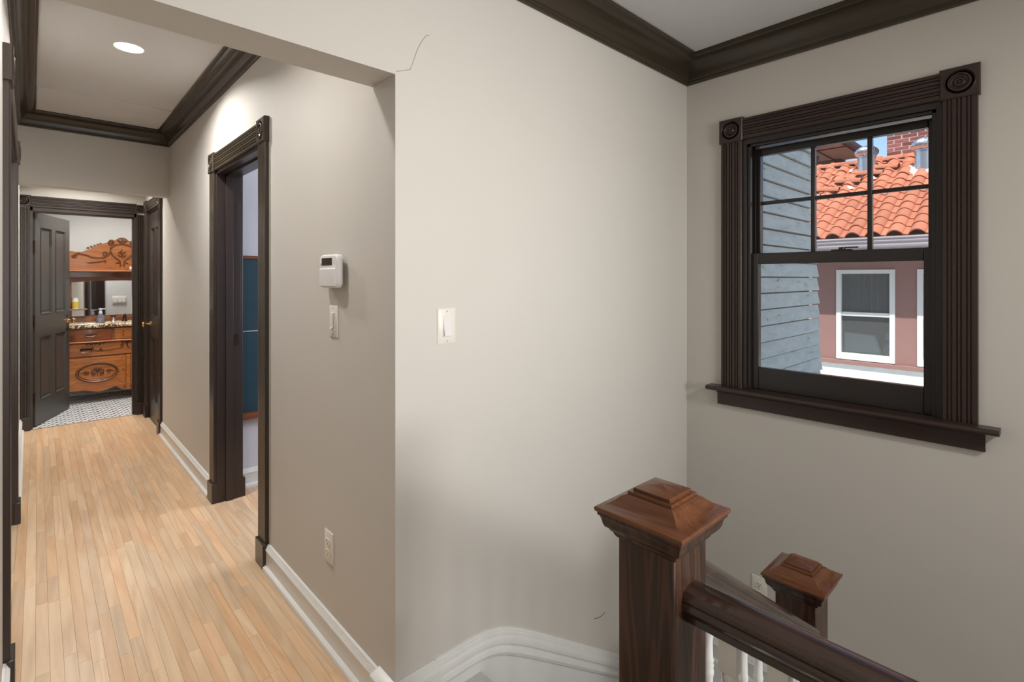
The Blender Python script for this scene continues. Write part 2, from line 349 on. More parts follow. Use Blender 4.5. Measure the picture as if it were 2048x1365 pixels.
struct(b, 'wall_bathroom_sides', 'bath_paint', 'pale side walls of the bathroom beyond the doorway', 'wall', smooth=False)
struct(B().box(-1.07, 1.87, YD, 7.82, 2.5, 2.6), 'ceiling_bathroom', 'ceil', 'white bathroom ceiling above the vanity', 'ceiling', smooth=False)
# bedroom shell
struct(B().box(XA + .125, 3.6, 3.573, 3.69, 0, 2.7), 'wall_bedroom_far', 'bed_paint', 'pale lavender bedroom wall behind the teal board', 'wall', smooth=False)
b = B(); b.box(3.6, 3.7, 1.46, 3.69, 0, 2.7); b.box(XA + .125, 3.6, 1.46, 1.52, 0, 2.7); b.box(XA + .125, XA + .13, 1.5, 2.55, 0, 2.6)
struct(b, 'wall_bedroom_sides', 'bed_paint', 'pale lavender side walls of the bedroom', 'wall', smooth=False)
struct(B().box(XA, 3.7, 1.46, 3.69, 2.6, 2.7), 'ceiling_bedroom', 'ceil', 'white bedroom ceiling beyond the doorway', 'ceiling', smooth=False)
# ceilings
hc = struct(B().box(-.25, XA + .02, YB + .142, YH, ZH, ZH + .1), 'ceiling_hall', 'ceil', 'white hall ceiling with the round recessed lamp', 'ceiling', smooth=False)
struct(B().box(-.25, XC + .16, -2.72, YB, ZS, ZS + .1), 'ceiling_stair', 'ceil', 'grey-white ceiling over the stairwell', 'ceiling', smooth=False)
struct(B().box(-.25, XA + .02, YH + .115, YD, 2.42, 2.52), 'ceiling_vestibule', 'ceil', 'low white ceiling before the bathroom door', 'ceiling', smooth=False)
hp = B(); hp.box(.0, .69, 4.22, 4.78, ZH - .006, ZH)
lab(hp.build('ceiling_patch', 'ceil', hc), 'slightly proud rectangular patch at the far end')
hp = B(); hp.box(.0, .64, 4.44, 4.445, ZH - .008, ZH - .006); hp.build('patch_seam', 'ceil', hc)
# outer shell above, so the sun meets a whole house
b = B(); b.box(-1.3, 2.68, -2.8, 1.45, 2.75, 6.0); b.box(-1.3, 4.8, 1.47, 8.2, 2.75, 6.0); b.box(-1.4, 3.0, -3, 1.45, 6.0, 6.15)
struct(b, 'wall_upper_storey', 'siding', 'pale upper storey of the house above the stairs', 'wall', smooth=False)

# ------------------------------------------------------------------ floor: maple strips, each its own piece
b = B(); b.box(-.25, 1.10, YB - .01, YD + .05, -.2, -.006); b.box(-.25, .88, -2.6, YB, -.2, -.006); b.box(XA, 3.6, 2.3, 3.6, -.2, -.006)
b.box(.86, 1.09, .50, YB, -.2, -.006)
fl = struct(b, 'floor', 'subfloor', 'maple strip floor running down the hall', 'floor', smooth=False)
def plank(x0, x1, y0, y1):
    g = .0001; i = .0004; L = y1 - y0; w = x1 - x0; h = .006
    vs = [(g, g, 0), (w - g, g, 0), (w - g, L - g, 0), (g, L - g, 0), (g, g, h - .001), (w - g, g, h - .001), (w - g, L - g, h - .001), (g, L - g, h - .001),
          (i, i, h), (w - i, i, h), (w - i, L - i, h), (i, L - i, h)]
    fs = [(0, 1, 5, 4), (1, 2, 6, 5), (2, 3, 7, 6), (3, 0, 4, 7), (4, 5, 9, 8), (5, 6, 10, 9), (6, 7, 11, 10), (7, 4, 8, 11), (8, 9, 10, 11)]
    o = B().add(vs, fs).build('plank', 'maple', fl, smooth=False, local=True); o.location = (x0, y0, -.006)
PW = .0362; n = 0; x = -.112
while x < 1.20:
    x1 = x + PW
    y, yend = (1.35 if x < XA - .02 else 2.45), (YD + .02 if x < XA - .02 else 3.573)
    y -= R.random() * .4
    if x >= .74 and x < XA: pass
    while y < yend:
        L = R.choice([.22, .36, .5, .65, .8, 1.0, 1.2]) * (.9 + .2 * R.random()); y1 = min(y + L, yend)
        if yend - y1 < .12: y1 = yend
        if y1 > (2.45 if x >= XA - .02 else 1.35): plank(x, x1, y, y1); n += 1
        y = y1
    x = x1
# grey carpeted strip at the head of the stairs
tag(B().box(.80, 1.105, .59, YB - .012, -.006, .004).build('stair_carpet', 'carpet', bevel=.004), 'grey carpet strip at the head of the stairs below the white skirting', 'carpet')

# ------------------------------------------------------------------ trim profiles
def fluted(w, d=.018):
    g = [.19, .30, .46, .57, .73, .84]; p = [(0, 0), (0, d - .004), (.003, d)]
    for q in g: a = w * q; p += [(a - .0028, d), (a - .001, d - .0055), (a + .001, d - .0055), (a + .0028, d)]
    return p + [(w - .003, d), (w, d - .004), (w, 0)]
CROWN = [(0, -.123), (.010, -.123), (.012, -.116), (.017, -.113), (.017, -.107), (.022, -.104), (.024, -.097)] + \
        [(.026 + .062 * (1 - math.cos(t)) , -.093 + .071 * math.sin(t)) for t in [i * PI / 16 for i in range(1, 9)]] + \
        [(.090, -.018), (.099, -.014), (.1, -.008), (.1, 0), (0, 0)]
HC = [(a * .95, c * .87) for a, c in CROWN]
BASE = [(0, 0), (.030, 0), (.031, .008), (.028, .017), (.020, .022), (.016, .024), (.015, .083), (.0165, .086), (.018, .089), (.0175, .094), (.0145, .097), (.0145, .099),
        (.012, .101), (.012, .104), (.009, .107), (.009, .110), (.006, .114), (0, .1155)]
def crown(name, path, prof, z, label, side=1):
    return struct(B().sweep(path, prof, z, side), name, 'crown', label, 'crown moulding', angle=28)
crown('trim_crown_stair', [(XC, -2.6), (XC, YB), (-.1, YB)], CROWN, ZS, 'dark bronze crown moulding turning the stairwell corner above the window')
crown('trim_crown_hall_right', [(XA, YB + .142), (XA, YH), (-.102, YH), (XL, YB + .142)], HC, ZH, 'dark bronze crown moulding framing the hall ceiling')
def baseboard(name, path, label, side=1):
    return struct(B().sweep(path, BASE, 0, side), name, 'trimwhite', label, 'baseboard', angle=28)
baseboard('baseboard_hall_near', [(XA, 1.452), (XA, 2.49)], 'white baseboard between the wall corner and the near door casing')
baseboard('baseboard_hall_far', [(XA, 3.55), (XA, 5.228)], 'white baseboard between the two doors of the right hall wall')
baseboard('baseboard_bedroom', [(3.5, 3.573), (XA + .145, 3.573)], 'white baseboard under the teal board in the bedroom')
bl = B(); bl.m = LT; bl.sweep([(XL, 2.285), (XL, .5)], BASE, 0, 1); bl.sweep([(XL, 6.15), (XL, 3.98)], BASE, 0, 1)
struct(bl, 'baseboard_left', 'trimwhite', 'white baseboard along the left hall wall', 'baseboard', angle=28)
# corner plinth blocks
def plinth(x0, x1, y0, y1, z1, name, label, face):
    b = B(); t = .012
    if face == 'x': b.prism([(0, 0), (x1 - x0, 0), (x1 - x0, z1 - .004), (x1 - x0 - .004, z1), (0, z1 + .010)], (x1, y0, 0), (-1, 0, 0), (0, 0, 1), (0, 1, 0), y1 - y0)
    else: b.prism([(0, 0), (y1 - y0, 0), (y1 - y0, z1 - .004), (y1 - y0 - .004, z1), (0, z1 + .010)], (x0, y1, 0), (0, -1, 0), (0, 0, 1), (1, 0, 0), x1 - x0)
    struct(b, name, 'trimwhite', label, 'plinth block', bevel=.002)
plinth(XA - .036, XA, 1.33, 1.455, .118, 'trim_plinth_hall', 'white plinth block on the hall side of the wall corner', 'x')
plinth(XA - .036, .925, YB - .036, YB, .118, 'trim_plinth_stair', 'white plinth block on the stair side of the wall corner', 'y')
# skirting that runs level, bends and follows the stairs down the wall
def skirt():
    pts = [(.925, .0), (1.03, .0), (1.08, -.001), (1.12, -.006), (1.16, -.017), (1.20, -.035), (1.25, -.064), (1.32, -.108), (1.40, -.161), (2.02, -.573), (2.05, -.592), (2.09, -.60), (XC, -.60)]
    prof = [(0, .128), (.006, .127), (.006, .120), (.0115, .119), (.0115, .1125), (.017, .1115), (.017, .105), (.022, .101), (.0245, .090), (.022, .080), (.016, .077), (.0155, .071), (.022, .066), (.024, .055), (.020, .044), (.013, .040), (.013, -.10), (0, -.10)]
    vs = []; k = len(prof)
    for i, (x, z) in enumerate(pts):
        d = Vector((pts[min(i + 1, len(pts) - 1)][0] - pts[max(i - 1, 0)][0], pts[min(i + 1, len(pts) - 1)][1] - pts[max(i - 1, 0)][1])).normalized()
        nx, nz = -d.y, d.x
        for a, h in prof:
            q = h if h > 0 else h - .25
            vs.append((x + (nx * (q) if h > 0 else 0), YB - a, z + (nz * q + (0) if h > 0 else q)))
    fs = [(i * k + j, (i + 1) * k + j, (i + 1) * k + (j + 1) % k, i * k + (j + 1) % k) for i in range(len(pts) - 1) for j in range(k)]
    fs += [tuple(range(k)), tuple(reversed([(len(pts) - 1) * k + j for j in range(k)]))]
    return B().add(vs, fs)
struct(skirt(), 'trim_stair_skirting', 'trimwhite', 'white moulded skirting bending down along the stair wall', 'skirting', angle=28)

# ------------------------------------------------------------------ door and window casings
def rosette(bd, o, nrm, s=.115, d=.025):
    """bulls-eye block: square block centred at o on the wall, face along nrm ('-X','X','-Y','Y')"""
    h = s / 2; sg = -1 if nrm[0] == '-' else 1
    rp = [(h * .80, d), (h * .78, d + .001), (h * .76, d - .001), (h * .70, d - .004), (h * .62, d - .004), (h * .58, d + .002), (h * .50, d + .003), (h * .44, d - .002), (h * .36, d - .004), (h * .30, d - .001), (h * .24, d + .003), (h * .16, d + .002), (h * .12, d - .001), (h * .07, d + .003), (0.0005, d + .004)]
    if 'X' in nrm:
        bd.box(o[0], o[0] + sg * (d - .004), o[1] - h, o[1] + h, o[2] - h, o[2] + h)
        bd.add([(o[0] + sg * (d - .004), o[1] + a * h, o[2] + c * h) for a, c in [(-1, -1), (1, -1), (1, 1), (-1, 1)]] + [(o[0] + sg * d, o[1] + a * (h - .004), o[2] + c * (h - .004)) for a, c in [(-1, -1), (1, -1), (1, 1), (-1, 1)]],
               [(0, 1, 5, 4), (1, 2, 6, 5), (2, 3, 7, 6), (3, 0, 4, 7)])
        ring = [(o[0] + sg * d, o[1] + a * (h - .004), o[2] + c * (h - .004)) for a, c in [(-1, -1), (1, -1), (1, 1), (-1, 1)]]
        N = 24; circ = [(o[0] + sg * d, o[1] + h * .8 * math.sin(t), o[2] + h * .8 * math.cos(t)) for t in [2 * PI * i / N for i in range(N)]]
    else:
        bd.box(o[0] - h, o[0] + h, o[1], o[1] + sg * (d - .004), o[2] - h, o[2] + h)
        bd.add([(o[0] + a * h, o[1] + sg * (d - .004), o[2] + c * h) for a, c in [(-1, -1), (1, -1), (1, 1), (-1, 1)]] + [(o[0] + a * (h - .004), o[1] + sg * d, o[2] + c * (h - .004)) for a, c in [(-1, -1), (1, -1), (1, 1), (-1, 1)]],
               [(0, 1, 5, 4), (1, 2, 6, 5), (2, 3, 7, 6), (3, 0, 4, 7)])
        ring = [(o[0] + a * (h - .004), o[1] + sg * d, o[2] + c * (h - .004)) for a, c in [(-1, -1), (1, -1), (1, 1), (-1, 1)]]
        N = 24; circ = [(o[0] + h * .8 * math.sin(t), o[1] + sg * d, o[2] + h * .8 * math.cos(t)) for t in [2 * PI * i / N for i in range(N)]]
    # flat face with a round hole: fan each quarter to its corner (corner order (-,-),(+,-),(+,+),(-,+))
    fs = []; ci = {0: 2, 1: 1, 2: 0, 3: 3}; q = N // 4
    for k in range(4):
        for i in range(q): a = 4 + k * q + i; c2 = 4 + (k * q + i + 1) % N; fs.append((ci[k], a, c2))
        fs.append((ci[k], 4 + ((k + 1) * q) % N, ci[(k + 1) % 4]))
    bd.add(ring + circ, fs)
    bd.lathe(rp, o, nrm, 24)
def rosette_part(name, o, nrm, m, parent, s=.115, mtx=None):
    b = B(); b.m = mtx; rosette(b, o, nrm, s); return b.build(name, m, parent, angle=30)

def casing_x(parent, x, sg, y0, y1, ztop, w, m, plinths=True, mtx=None, z0=.115, pl=.115, bz=0):
    """fluted casing on a wall whose face is x; sg = -1 faces -X; opening y0..y1 up to ztop"""
    d = fluted(w); N = '-X' if sg < 0 else 'X'
    for (a, c) in ((y0 - w, 1), (y1, 1)):
        b = B(); b.m = mtx; b.prism(d, (x, a, z0 if plinths else bz), (0, 1, 0), (sg, 0, 0), (0, 0, 1), ztop - (z0 if plinths else bz)); b.build('side_casing', m, parent, angle=30)
        rosette_part('corner_block', (x, a + w / 2, ztop + .0575), N, m, parent, .115, mtx)
        if plinths:
            b = B(); b.m = mtx; b.box(x, x + sg * .028, a - .006, a + w + .006, 0, pl); b.build('plinth_block', m, parent, bevel=.003)
    b = B(); b.m = mtx; b.prism(fluted(w), (x, y0 + .007, ztop + .005), (0, 0, 1), (sg, 0, 0), (0, 1, 0), y1 - y0 - .014); b.build('head_casing', m, parent, angle=30)
def casing_y(parent, y, sg, x0, x1, ztop, w, m, plinths=True, wl=None, wr=None):
    N = '-Y' if sg < 0 else 'Y'
    for a, ww in ((x0 - (wl or w), wl or w), (x1, wr or w)):
        b = B(); b.prism(fluted(ww), (a, y, .115 if plinths else 0), (1, 0, 0), (0, sg, 0), (0, 0, 1), ztop - (.115 if plinths else 0)); b.build('side_casing', m, parent, angle=30)
        rosette_part('corner_block', (a + ww / 2, y, ztop + .0575), N, m, parent, min(.115, ww + .012))
        if plinths: B().box(a - .003, a + ww + .003, y, y + sg * .028, 0, .115).build('plinth_block', m, parent, bevel=.003)
    B().prism(fluted(w), (x0, y, ztop + .005), (0, 0, 1), (0, sg, 0), (1, 0, 0), x1 - x0).build('head_casing', m, parent, angle=30)

# door_1: the open doorway to the bedroom
d1 = thing('door_1', 'open dark-cased doorway to the bedroom with the teal board', 'doorway', (XA, 3.0, 0), kind='structure')
casing_x(d1, XA, -1, 2.60, 3.43, 1.97, .102, 'crown')
jb = B()
for y0, y1 in ((2.585, 2.606), (3.424, 3.445)): jb.box(XA - .004, XA + .13, y0, y1, 0, 1.985)
jb.box(XA - .004, XA + .13, 2.6, 3.43, 1.958, 1.985); jb.build('jamb', 'brown', d1, bevel=.001)
st = B()
for y0, y1 in ((2.606, 2.617), (3.413, 3.424)): st.box(XA + .045, XA + .085, y0, y1, 0, 1.965)
st.box(XA + .045, XA + .085, 2.617, 3.413, 1.947, 1.958); st.build('door_stop', 'brown', d1, bevel=.001)
b = B(); b.prism(fluted(.102), (XA + .125, 3.43, .115), (0, 1, 0), (1, 0, 0), (0, 0, 1), 1.9); b.build('side_casing', 'brown', d1)
B().box(XA + .125, XA + .155, 3.424, 3.54, 0, .115).build('plinth_block', 'brown', d1, bevel=.003)
b = B(); b.box(XA + .092, XA + .116, 3.421, 3.4245, .93, 1.0); b.box(XA + .098, XA + .11, 3.4205, 3.422, .95, .98); lab(b.build('strike_plate', 'bronze', d1), 'small dark bronze strike plate')

# door_2: closet door beyond the far header
def panels(b, W, H, t, panes):
    """door slab in local x 0..W, z 0..H, y 0..t (face y=0); returns slab with sunken panels"""
    m = B(); xs = sorted({0, W, *[p[0] for p in panes], *[p[1] for p in panes]}); zs = sorted({0, H, *[p[2] for p in panes], *[p[3] for p in panes]})
    for i in range(len(xs) - 1):
        for j in range(len(zs) - 1):
            if any(p[0] <= xs[i] and xs[i + 1] <= p[1] and p[2] <= zs[j] and zs[j + 1] <= p[3] for p in panes): continue
            b.box(xs[i], xs[i + 1], 0, t, zs[j], zs[j + 1])
    for p in panes: b.box(p[0], p[1], .013, t - .013, p[2], p[3])
    return b
def raised(pane, t, sides=(0, 1)):
    """bevelled moulding round one panel plus its raised field"""
    b = B(); x0, x1, z0, z1 = pane
    for s in sides:
        yf = (lambda q: q) if s == 0 else (lambda q: t - q)
        def frame(a, ya, c, yc):
            A = [(x0 + a, yf(ya), z0 + a), (x1 - a, yf(ya), z0 + a), (x1 - a, yf(ya), z1 - a), (x0 + a, yf(ya), z1 - a)]
            C = [(x0 + c, yf(yc), z0 + c), (x1 - c, yf(yc), z0 + c), (x1 - c, yf(yc), z1 - c), (x0 + c, yf(yc), z1 - c)]
            b.add(A + C, [(i, (i + 1) % 4, (i + 1) % 4 + 4, i + 4) if s == 0 else (i + 4, (i + 1) % 4 + 4, (i + 1) % 4, i) for i in range(4)])
        frame(0, -.003, .004, -.004); frame(.004, -.004, .010, .004); frame(.010, .004, .016, .0125)
        frame(.016, .0125, .026, .0125); frame(.026, .0125, .036, .008); 
        q = .036; A = [(x0 + q, yf(.008), z0 + q), (x1 - q, yf(.008), z0 + q), (x1 - q, yf(.008), z1 - q), (x0 + q, yf(.008), z1 - q)]
        b.add(A, [(0, 1, 2, 3) if s == 0 else (3, 2, 1, 0)])
    return b
def knob_prof(): return [(.026, 0), (.026, .003), (.010, .006), (.008, .02), (.010, .03), (.020, .036), (.026, .045), (.027, .053), (.022, .062), (.010, .067), (.0005, .068)]
d2 = thing('door_2', 'closed dark four-panel closet door beside the bathroom doorway', 'door', (XA, 5.67, 0), kind='structure')
casing_x(d2, XA, -1, 5.335, 6.0, 1.97, .100, 'brown')
tm = Matrix.Translation((XA + .008, 5.338, .008)) @ Matrix.Rotation(PI / 2, 4, 'Z') @ Matrix.Scale(-1, 4, (0, 1, 0))
b = B(); b.box(XA - .004, XA + .06, 5.328, 5.337, 0, 1.98); b.box(XA - .004, XA + .06, 5.998, 6.007, 0, 1.98); b.box(XA - .004, XA + .06, 5.328, 6.007, 1.963, 1.98); b.build('jamb', 'brown', d2, bevel=.001)
W2 = .659; PN = [(.10, .29, .20, .78), (.37, .56, .20, .78), (.10, .29, .98, 1.80), (.37, .56, .98, 1.80)]
b = B(); b.m = tm; panels(b, W2, 1.955, .035, PN); lf = b.build('door_leaf', 'brown', d2)
for p in PN: q = B(); q.m = tm; raised(p, .035, (0,)).v; r = raised(p, .035, (0,)); q.add(r.v, r.f); q.build('door_panel', 'brown', lf)
b = B(); b.lathe(knob_prof(), (XA + .008, 5.94, .905), '-X', 20); b.build('knob', 'brass', lf)
for z in (.25, 1.0, 1.65): b = B(); b.lathe([(.0005, -.045), (.006, -.045), (.006, .045), (.0005, .045)], (XA + .002, 5.338, z), 'Z', 10); b.build('hinge', 'bronze', lf)
# door_3: the bathroom door, standing open into the bathroom
d3 = thing('door_3', 'open dark four-panel bathroom door in a fluted casing', 'door', (.33, YD, 0), kind='structure')
casing_y(d3, YD - .002, -1, DX0, DX1, 1.965, .098, 'brown', wl=.085, wr=.062)
casing_y(d3, YD + .117, 1, DX0, DX1, 1.965, .105, 'brown')
jb = B(); jb.box(DX0, DX0 + .018, YD, YD + .115, 0, 1.955); jb.box(DX1 - .018, DX1, YD, YD + .115, 0, 1.955); jb.box(DX0, DX1, YD - .006, YD + .121, 1.937, 1.974); jb.box(DX0 - .004, DX0 + .018, YD - .006, YD, 0, 1.974); jb.box(DX1 - .018, DX1 + .004, YD - .006, YD, 0, 1.974)
jb.box(DX1 - .03, DX1 - .018, YD + .02, YD + .07, 0, 1.94); jb.box(DX0 + .018, DX1 - .018, YD + .02, YD + .07, 1.925, 1.937)
jb.build('jamb', 'brown', d3, bevel=.001)
W3 = .735; PN = [(.105, .325, .22, .80), (.415, .635, .22, .80), (.105, .325, 1.0, 1.80), (.415, .635, 1.0, 1.80)]
ang = math.radians(69.5); hx, hy = -.012, YD + .07
tm = Matrix.Translation((hx, hy, .008)) @ Matrix.Rotation(ang, 4, 'Z')
b = B(); b.m = tm; panels(b, W3, 1.925, .036, PN); lf = lab(b.build('door_leaf', 'leafdoor', d3), 'dark brown leaf swung open, with light sheen in its colour')
for p in PN: q = B(); q.m = tm; r = raised(p, .036); q.add(r.v, r.f); q.build('door_panel', 'leafdoor', lf)
b = B(); b.m = tm; b.lathe(knob_prof(), (W3 - .055, 0, .905), '-Y', 20); b.lathe(knob_prof(), (W3 - .055, .036, .905), 'Y', 20); b.build('knob', 'brass', lf)
b = B(); b.m = tm; b.box(W3 - .075, W3 - .035, -.002, 0, .80, .96); b.build('knob_plate', 'bronze', lf)
for z in (.25, .95, 1.62):
    b = B(); b.m = tm; b.lathe([(.0005, -.05), (.007, -.05), (.007, .05), (.0005, .05)], (-.006, .004, z), 'Z', 10); b.box(-.034, .0, .006, .009, z - .05, z + .05); b.build('hinge', 'bronze', lf)
# door_4: the wide dark doorway on the left wall, seen edge-on
d4 = thing('door_4', 'wide dark-cased doorway seen edge-on on the left hall wall', 'door', (XL, 3.1, 0), kind='structure')
casing_x(d4, XL, 1, 2.39, 3.87, 1.97, .10, 'brown', mtx=LT)
b = B(); b.m = LT; b.box(XL - .1, XL + .004, 2.384, 2.393, 0, 1.98); b.box(XL - .1, XL + .004, 3.867, 3.876, 0, 1.98); b.box(XL - .1, XL + .004, 2.384, 3.876, 1.963, 1.98); b.build('jamb', 'brown', d4, bevel=.001)
for k, y0 in enumerate((2.395, 3.132)):
    tm = LT @ Matrix.Translation((XL - .03, y0 + .733, .008)) @ Matrix.Rotation(-PI / 2, 4, 'Z') @ Matrix.Scale(-1, 4, (0, 1, 0))
    PN = [(.10, .32, .22, .80), (.41, .63, .22, .80), (.10, .32, 1.0, 1.80), (.41, .63, 1.0, 1.80)]
    b = B(); b.m = tm; panels(b, .733, 1.955, .036, PN); lf = b.build('door_leaf', 'brown', d4)
    for p in PN: q = B(); q.m = tm; r = raised(p, .036, (0,)); q.add(r.v, r.f); q.build('door_panel', 'brown', lf)

# ------------------------------------------------------------------ window_1
w1 = thing('window_1', 'dark brown double-hung sash window over the stairs', 'window', (XC, .69, .8), kind='structure')
b = B()
casing_x(w1, XC, -1, .316, 1.066, 2.006, .102, 'winbrown', plinths=False, bz=.803)
ft = [o for o in w1.children]
b = B(); b.prism([(0, 0), (.058, 0), (.064, -.004), (.066, -.011), (.064, -.018), (.058, -.021), (-.09, -.021), (-.09, 0)], (XC, .155, .803), (-1, 0, 0), (0, 0, 1), (0, 1, 0), 1.07); b.build('window_stool', 'winbrown', w1, angle=30)
b = B(); b.prism([(0, 0), (.036, 0), (.034, -.006), (.028, -.010), (.020, -.014), (.018, -.020), (.018, -.072), (0, -.072)], (XC, .195, .782), (-1, 0, 0), (0, 0, 1), (0, 1, 0), .99); b.build('apron', 'winbrown', w1, angle=30)
b = B(); b.box(XC - .003, XC + .16, 1.047, 1.066, .803, 2.006); b.box(XC - .003, XC + .16, .316, .335, .803, 2.006); b.box(XC - .004, XC + .16, .316, 1.066, 1.985, 2.0125); b.box(XC, XC + .2, .316, 1.066, .77, .80)
for a in (1.033, .335): b.box(XC + .008, XC + .028, a, a + .014, .803, 1.985); b.box(XC + .070, XC + .082, a, a + .014, .803, 1.985)
b.box(XC + .008, XC + .028, .335, 1.047, 1.972, 1.985)
b.build('window_jamb', 'sash', w1, bevel=.0015)
def sash(x0, y0, y1, z0, z1, st, tr, br, name):
    b = B(); t = .036
    b.box(x0, x0 + t, y0, y0 + st, z0, z1); b.box(x0, x0 + t, y1 - st, y1, z0, z1); b.box(x0, x0 + t, y0 + st, y1 - st, z1 - tr, z1); b.box(x0, x0 + t, y0 + st, y1 - st, z0, z0 + br)
    return b.build(name, 'sash', w1, bevel=.003)
lo = sash(XC + .028, .337, 1.045, .803, 1.458, .040, .052, .105, 'lower_sash')
up = sash(XC + .074, .337, 1.045, 1.41, 1.972, .032, .034, .046, 'upper_sash')
B().box(XC + .044, XC + .048, .372, 1.01, .90, 1.412).build('glass_pane', 'glass', lo)
B().box(XC + .096, XC + .099, .365, 1.017, 1.45, 1.942).build('glass_pane', 'glass', up)
GZ0, GZ1 = 1.45, 1.942
for yy in (.566, .784): B().box(XC + .080, XC + .108, yy - .0085, yy + .0085, GZ0, GZ1).build('glazing_bar', 'sash', up, bevel=.003)
B().box(XC + .081, XC + .107, .365, 1.017, 1.697, 1.713).build('glazing_bar', 'sash', up, bevel=.003)
b = B(); b.box(XC + .040, XC + .062, .62, .70, 1.458, 1.463); b.lathe([(.0005, .0), (.013, 0), (.013, .010), (.0005, .012)], (XC + .052, .66, 1.462), 'Z', 14); b.box(XC + .046, XC + .056, .60, .66, 1.468, 1.474)
lab(b.build('sash_lock', 'bronze', lo), 'dark bronze sash lock on the meeting rail')

# ------------------------------------------------------------------ stairs and landing
b = B()
sp = [(1.10, -.02)]
prof = [(1.08, -.006), (1.08, -.224), (1.38, -.224), (1.38, -.424), (1.68, -.424), (1.68, -.60), (1.68, -.80), (.95, -.3), (.95, -.006)]
b.prism(prof, (0, .60, 0), (1, 0, 0), (0, 0, 1), (0, 1, 0), YB - .012 - .60)
stt = tag(b.build('staircase', 'trimwhite', bevel=.002), 'white-risered stair flight going down beside the bright wall', 'stairs', None, 'structure')
for x0, z in ((1.08, -.224), (1.38, -.424)): B().box(x0 - .001, x0 + .325, .605, YB - .016, z, z + .024).build('tread', 'carpet', stt, bevel=.006)
struct(B().box(1.67, XC, .40, YB, -.78, -.60), 'floor_stair_landing', 'carpet', 'grey carpeted half landing below the window', 'floor', smooth=False)
b = B(); n = 6
prof = [(0, 0)]
for i in range(n): prof += [(.26 * i, -.173 * (i + 1)), (.26 * (i + 1), -.173 * (i + 1))]
prof += [(.26 * n, -.173 * n - .3), (0, -.3)]
b.prism(prof, (1.86, .40, -.60), (0, -1, 0), (0, 0, 1), (1, 0, 0), XC - 1.86)
struct(b, 'staircase_lower', 'carpet', 'lower grey carpeted stair flight turning back under the near railing', 'stairs')
struct(B().box(-.25, XC + .16, -2.72, YB + .1, -2.95, -2.85), 'floor_lower', 'maple', 'lower storey floor beneath the stairwell', 'floor', smooth=False)
b = B(); b.box(.80, .86, -2.6, .50, -2.85, -.006)
struct(b, 'wall_stairwell_inner', 'paint', 'painted edge of the landing below the near railing', 'wall', smooth=False)
struct(B().sweep([(XC, .395, -.60), (XC, YB - .03, -.60)], BASE, 0, 1), 'baseboard_stair_landing', 'trimwhite', 'white baseboard of the half landing', 'baseboard', angle=28)

def newel(name, cx, cy, zf, zc, label, hp=.058):
    """post with stepped pyramid cap; zc = height of the cap's edge"""
    t = thing(name, label, 'newel post', (cx, cy, zf))
    b = B(); b.sq([(hp, zf), (hp, zc - .050)], (cx, cy, 0)); b.build('post', 'oakdark', t, bevel=.003)
    b = B(); b.sq([(hp, zc - .058), (hp + .003, zc - .055), (hp + .006, zc - .050), (hp + .007, zc - .046), (hp + .010, zc - .045), (hp + .013, zc - .040), (hp + .018, zc - .037), (hp + .021, zc - .030), (hp + .022, zc - .024), (hp + .025, zc - .016), (.086, zc - .014), (.086, zc - .009)], (cx, cy, 0))
    b.build('cap_moulding', 'oakdark', t, angle=40)
    b = B(); b.sq([(.086, zc - .009), (.0895, zc - .007), (.0905, zc - .002), (.0895, zc + .001), (.086, zc + .0025), (.078, zc + .0045), (.070, zc + .009), (.061, zc + .0155), (.054, zc + .022), (.048, zc + .025), (.0475, zc + .0255)], (cx, cy, 0)); b.build('cap', 'oakcap', t, angle=25)
    b = B(); b.sq([(.0455, zc + .024), (.0455, zc + .0305), (.0445, zc + .0315), (.0385, zc + .0315), (.0378, zc + .032), (.0378, zc + .037), (.0368, zc + .038), (.0006, zc + .047)], (cx, cy, 0)); b.build('cap_finial', 'oakcap', t, angle=25)
    return t
newel('newel_post', .864, .516, 0, .903, 'tall dark oak newel post with pyramid cap at the near railing end')
newel('newel_post', 1.775, .567, -.60, .401, 'lower dark oak newel post with pyramid cap below the window', .058)

RAILP = [(-.020, -.052), (-.020, -.040), (-.026, -.034), (-.031, -.026), (-.031, -.020), (-.028, -.016), (-.031, -.010), (-.030, -.004), (-.024, .003), (-.014, .0075), (0, .009), (.014, .0075), (.024, .003), (.030, -.004), (.031, -.010), (.028, -.016), (.031, -.020), (.031, -.026), (.026, -.034), (.020, -.040), (.020, -.052)]
def baluster(z0, z1, s=.0155):
    H = z1 - z0; b = B(); b.sq([(s, 0), (s, .12), (s * .8, .127)]); b.sq([(s * .8, H - .067), (s, H - .06), (s, H)])
    r = lambda q, h: (s * q, .127 + (H - .127 - .067) * h)
    b.lathe([r(.75, 0), r(.95, .01), r(1.0, .02), r(.8, .03), r(.7, .045), r(.9, .06), r(1.05, .12), r(1.1, .2), r(1.0, .3), r(.8, .5), r(.7, .62), r(.66, .74), r(.78, .76), r(.80, .775), r(.68, .785), r(.80, .80), r(.68, .812), r(.80, .826), r(.66, .84), r(.62, .92), r(.85, .965), r(.95, .985), r(.8, 1)], (0, 0, 0), 'Z', 16)
    return b
# near railing: level, running back past the camera side of the stairwell
r1 = thing('stair_railing', 'near level dark handrail on white turned balusters', 'railing', (.864, .2, 0))
b = B(); b.prism(RAILP, (.864, .459, .779), (1, 0, 0), (0, 0, 1), (0, -1, 0), 2.9); b.build('handrail', 'rail', r1, angle=25)
y = .385; k = 0; src = None
while y > -1.2:
    o = baluster(0, .735).build('baluster', 'trimwhite', r1, local=True, angle=40) if src is None else src.copy()
    if src is None: src = o
    else: COL.objects.link(o); o.parent = r1
    o.location = (0, y - .2, 0); y -= .0795
B().box(.825, .905, -2.4, .455, -.002, .018).build('shoe_rail', 'trimwhite', r1, bevel=.004)
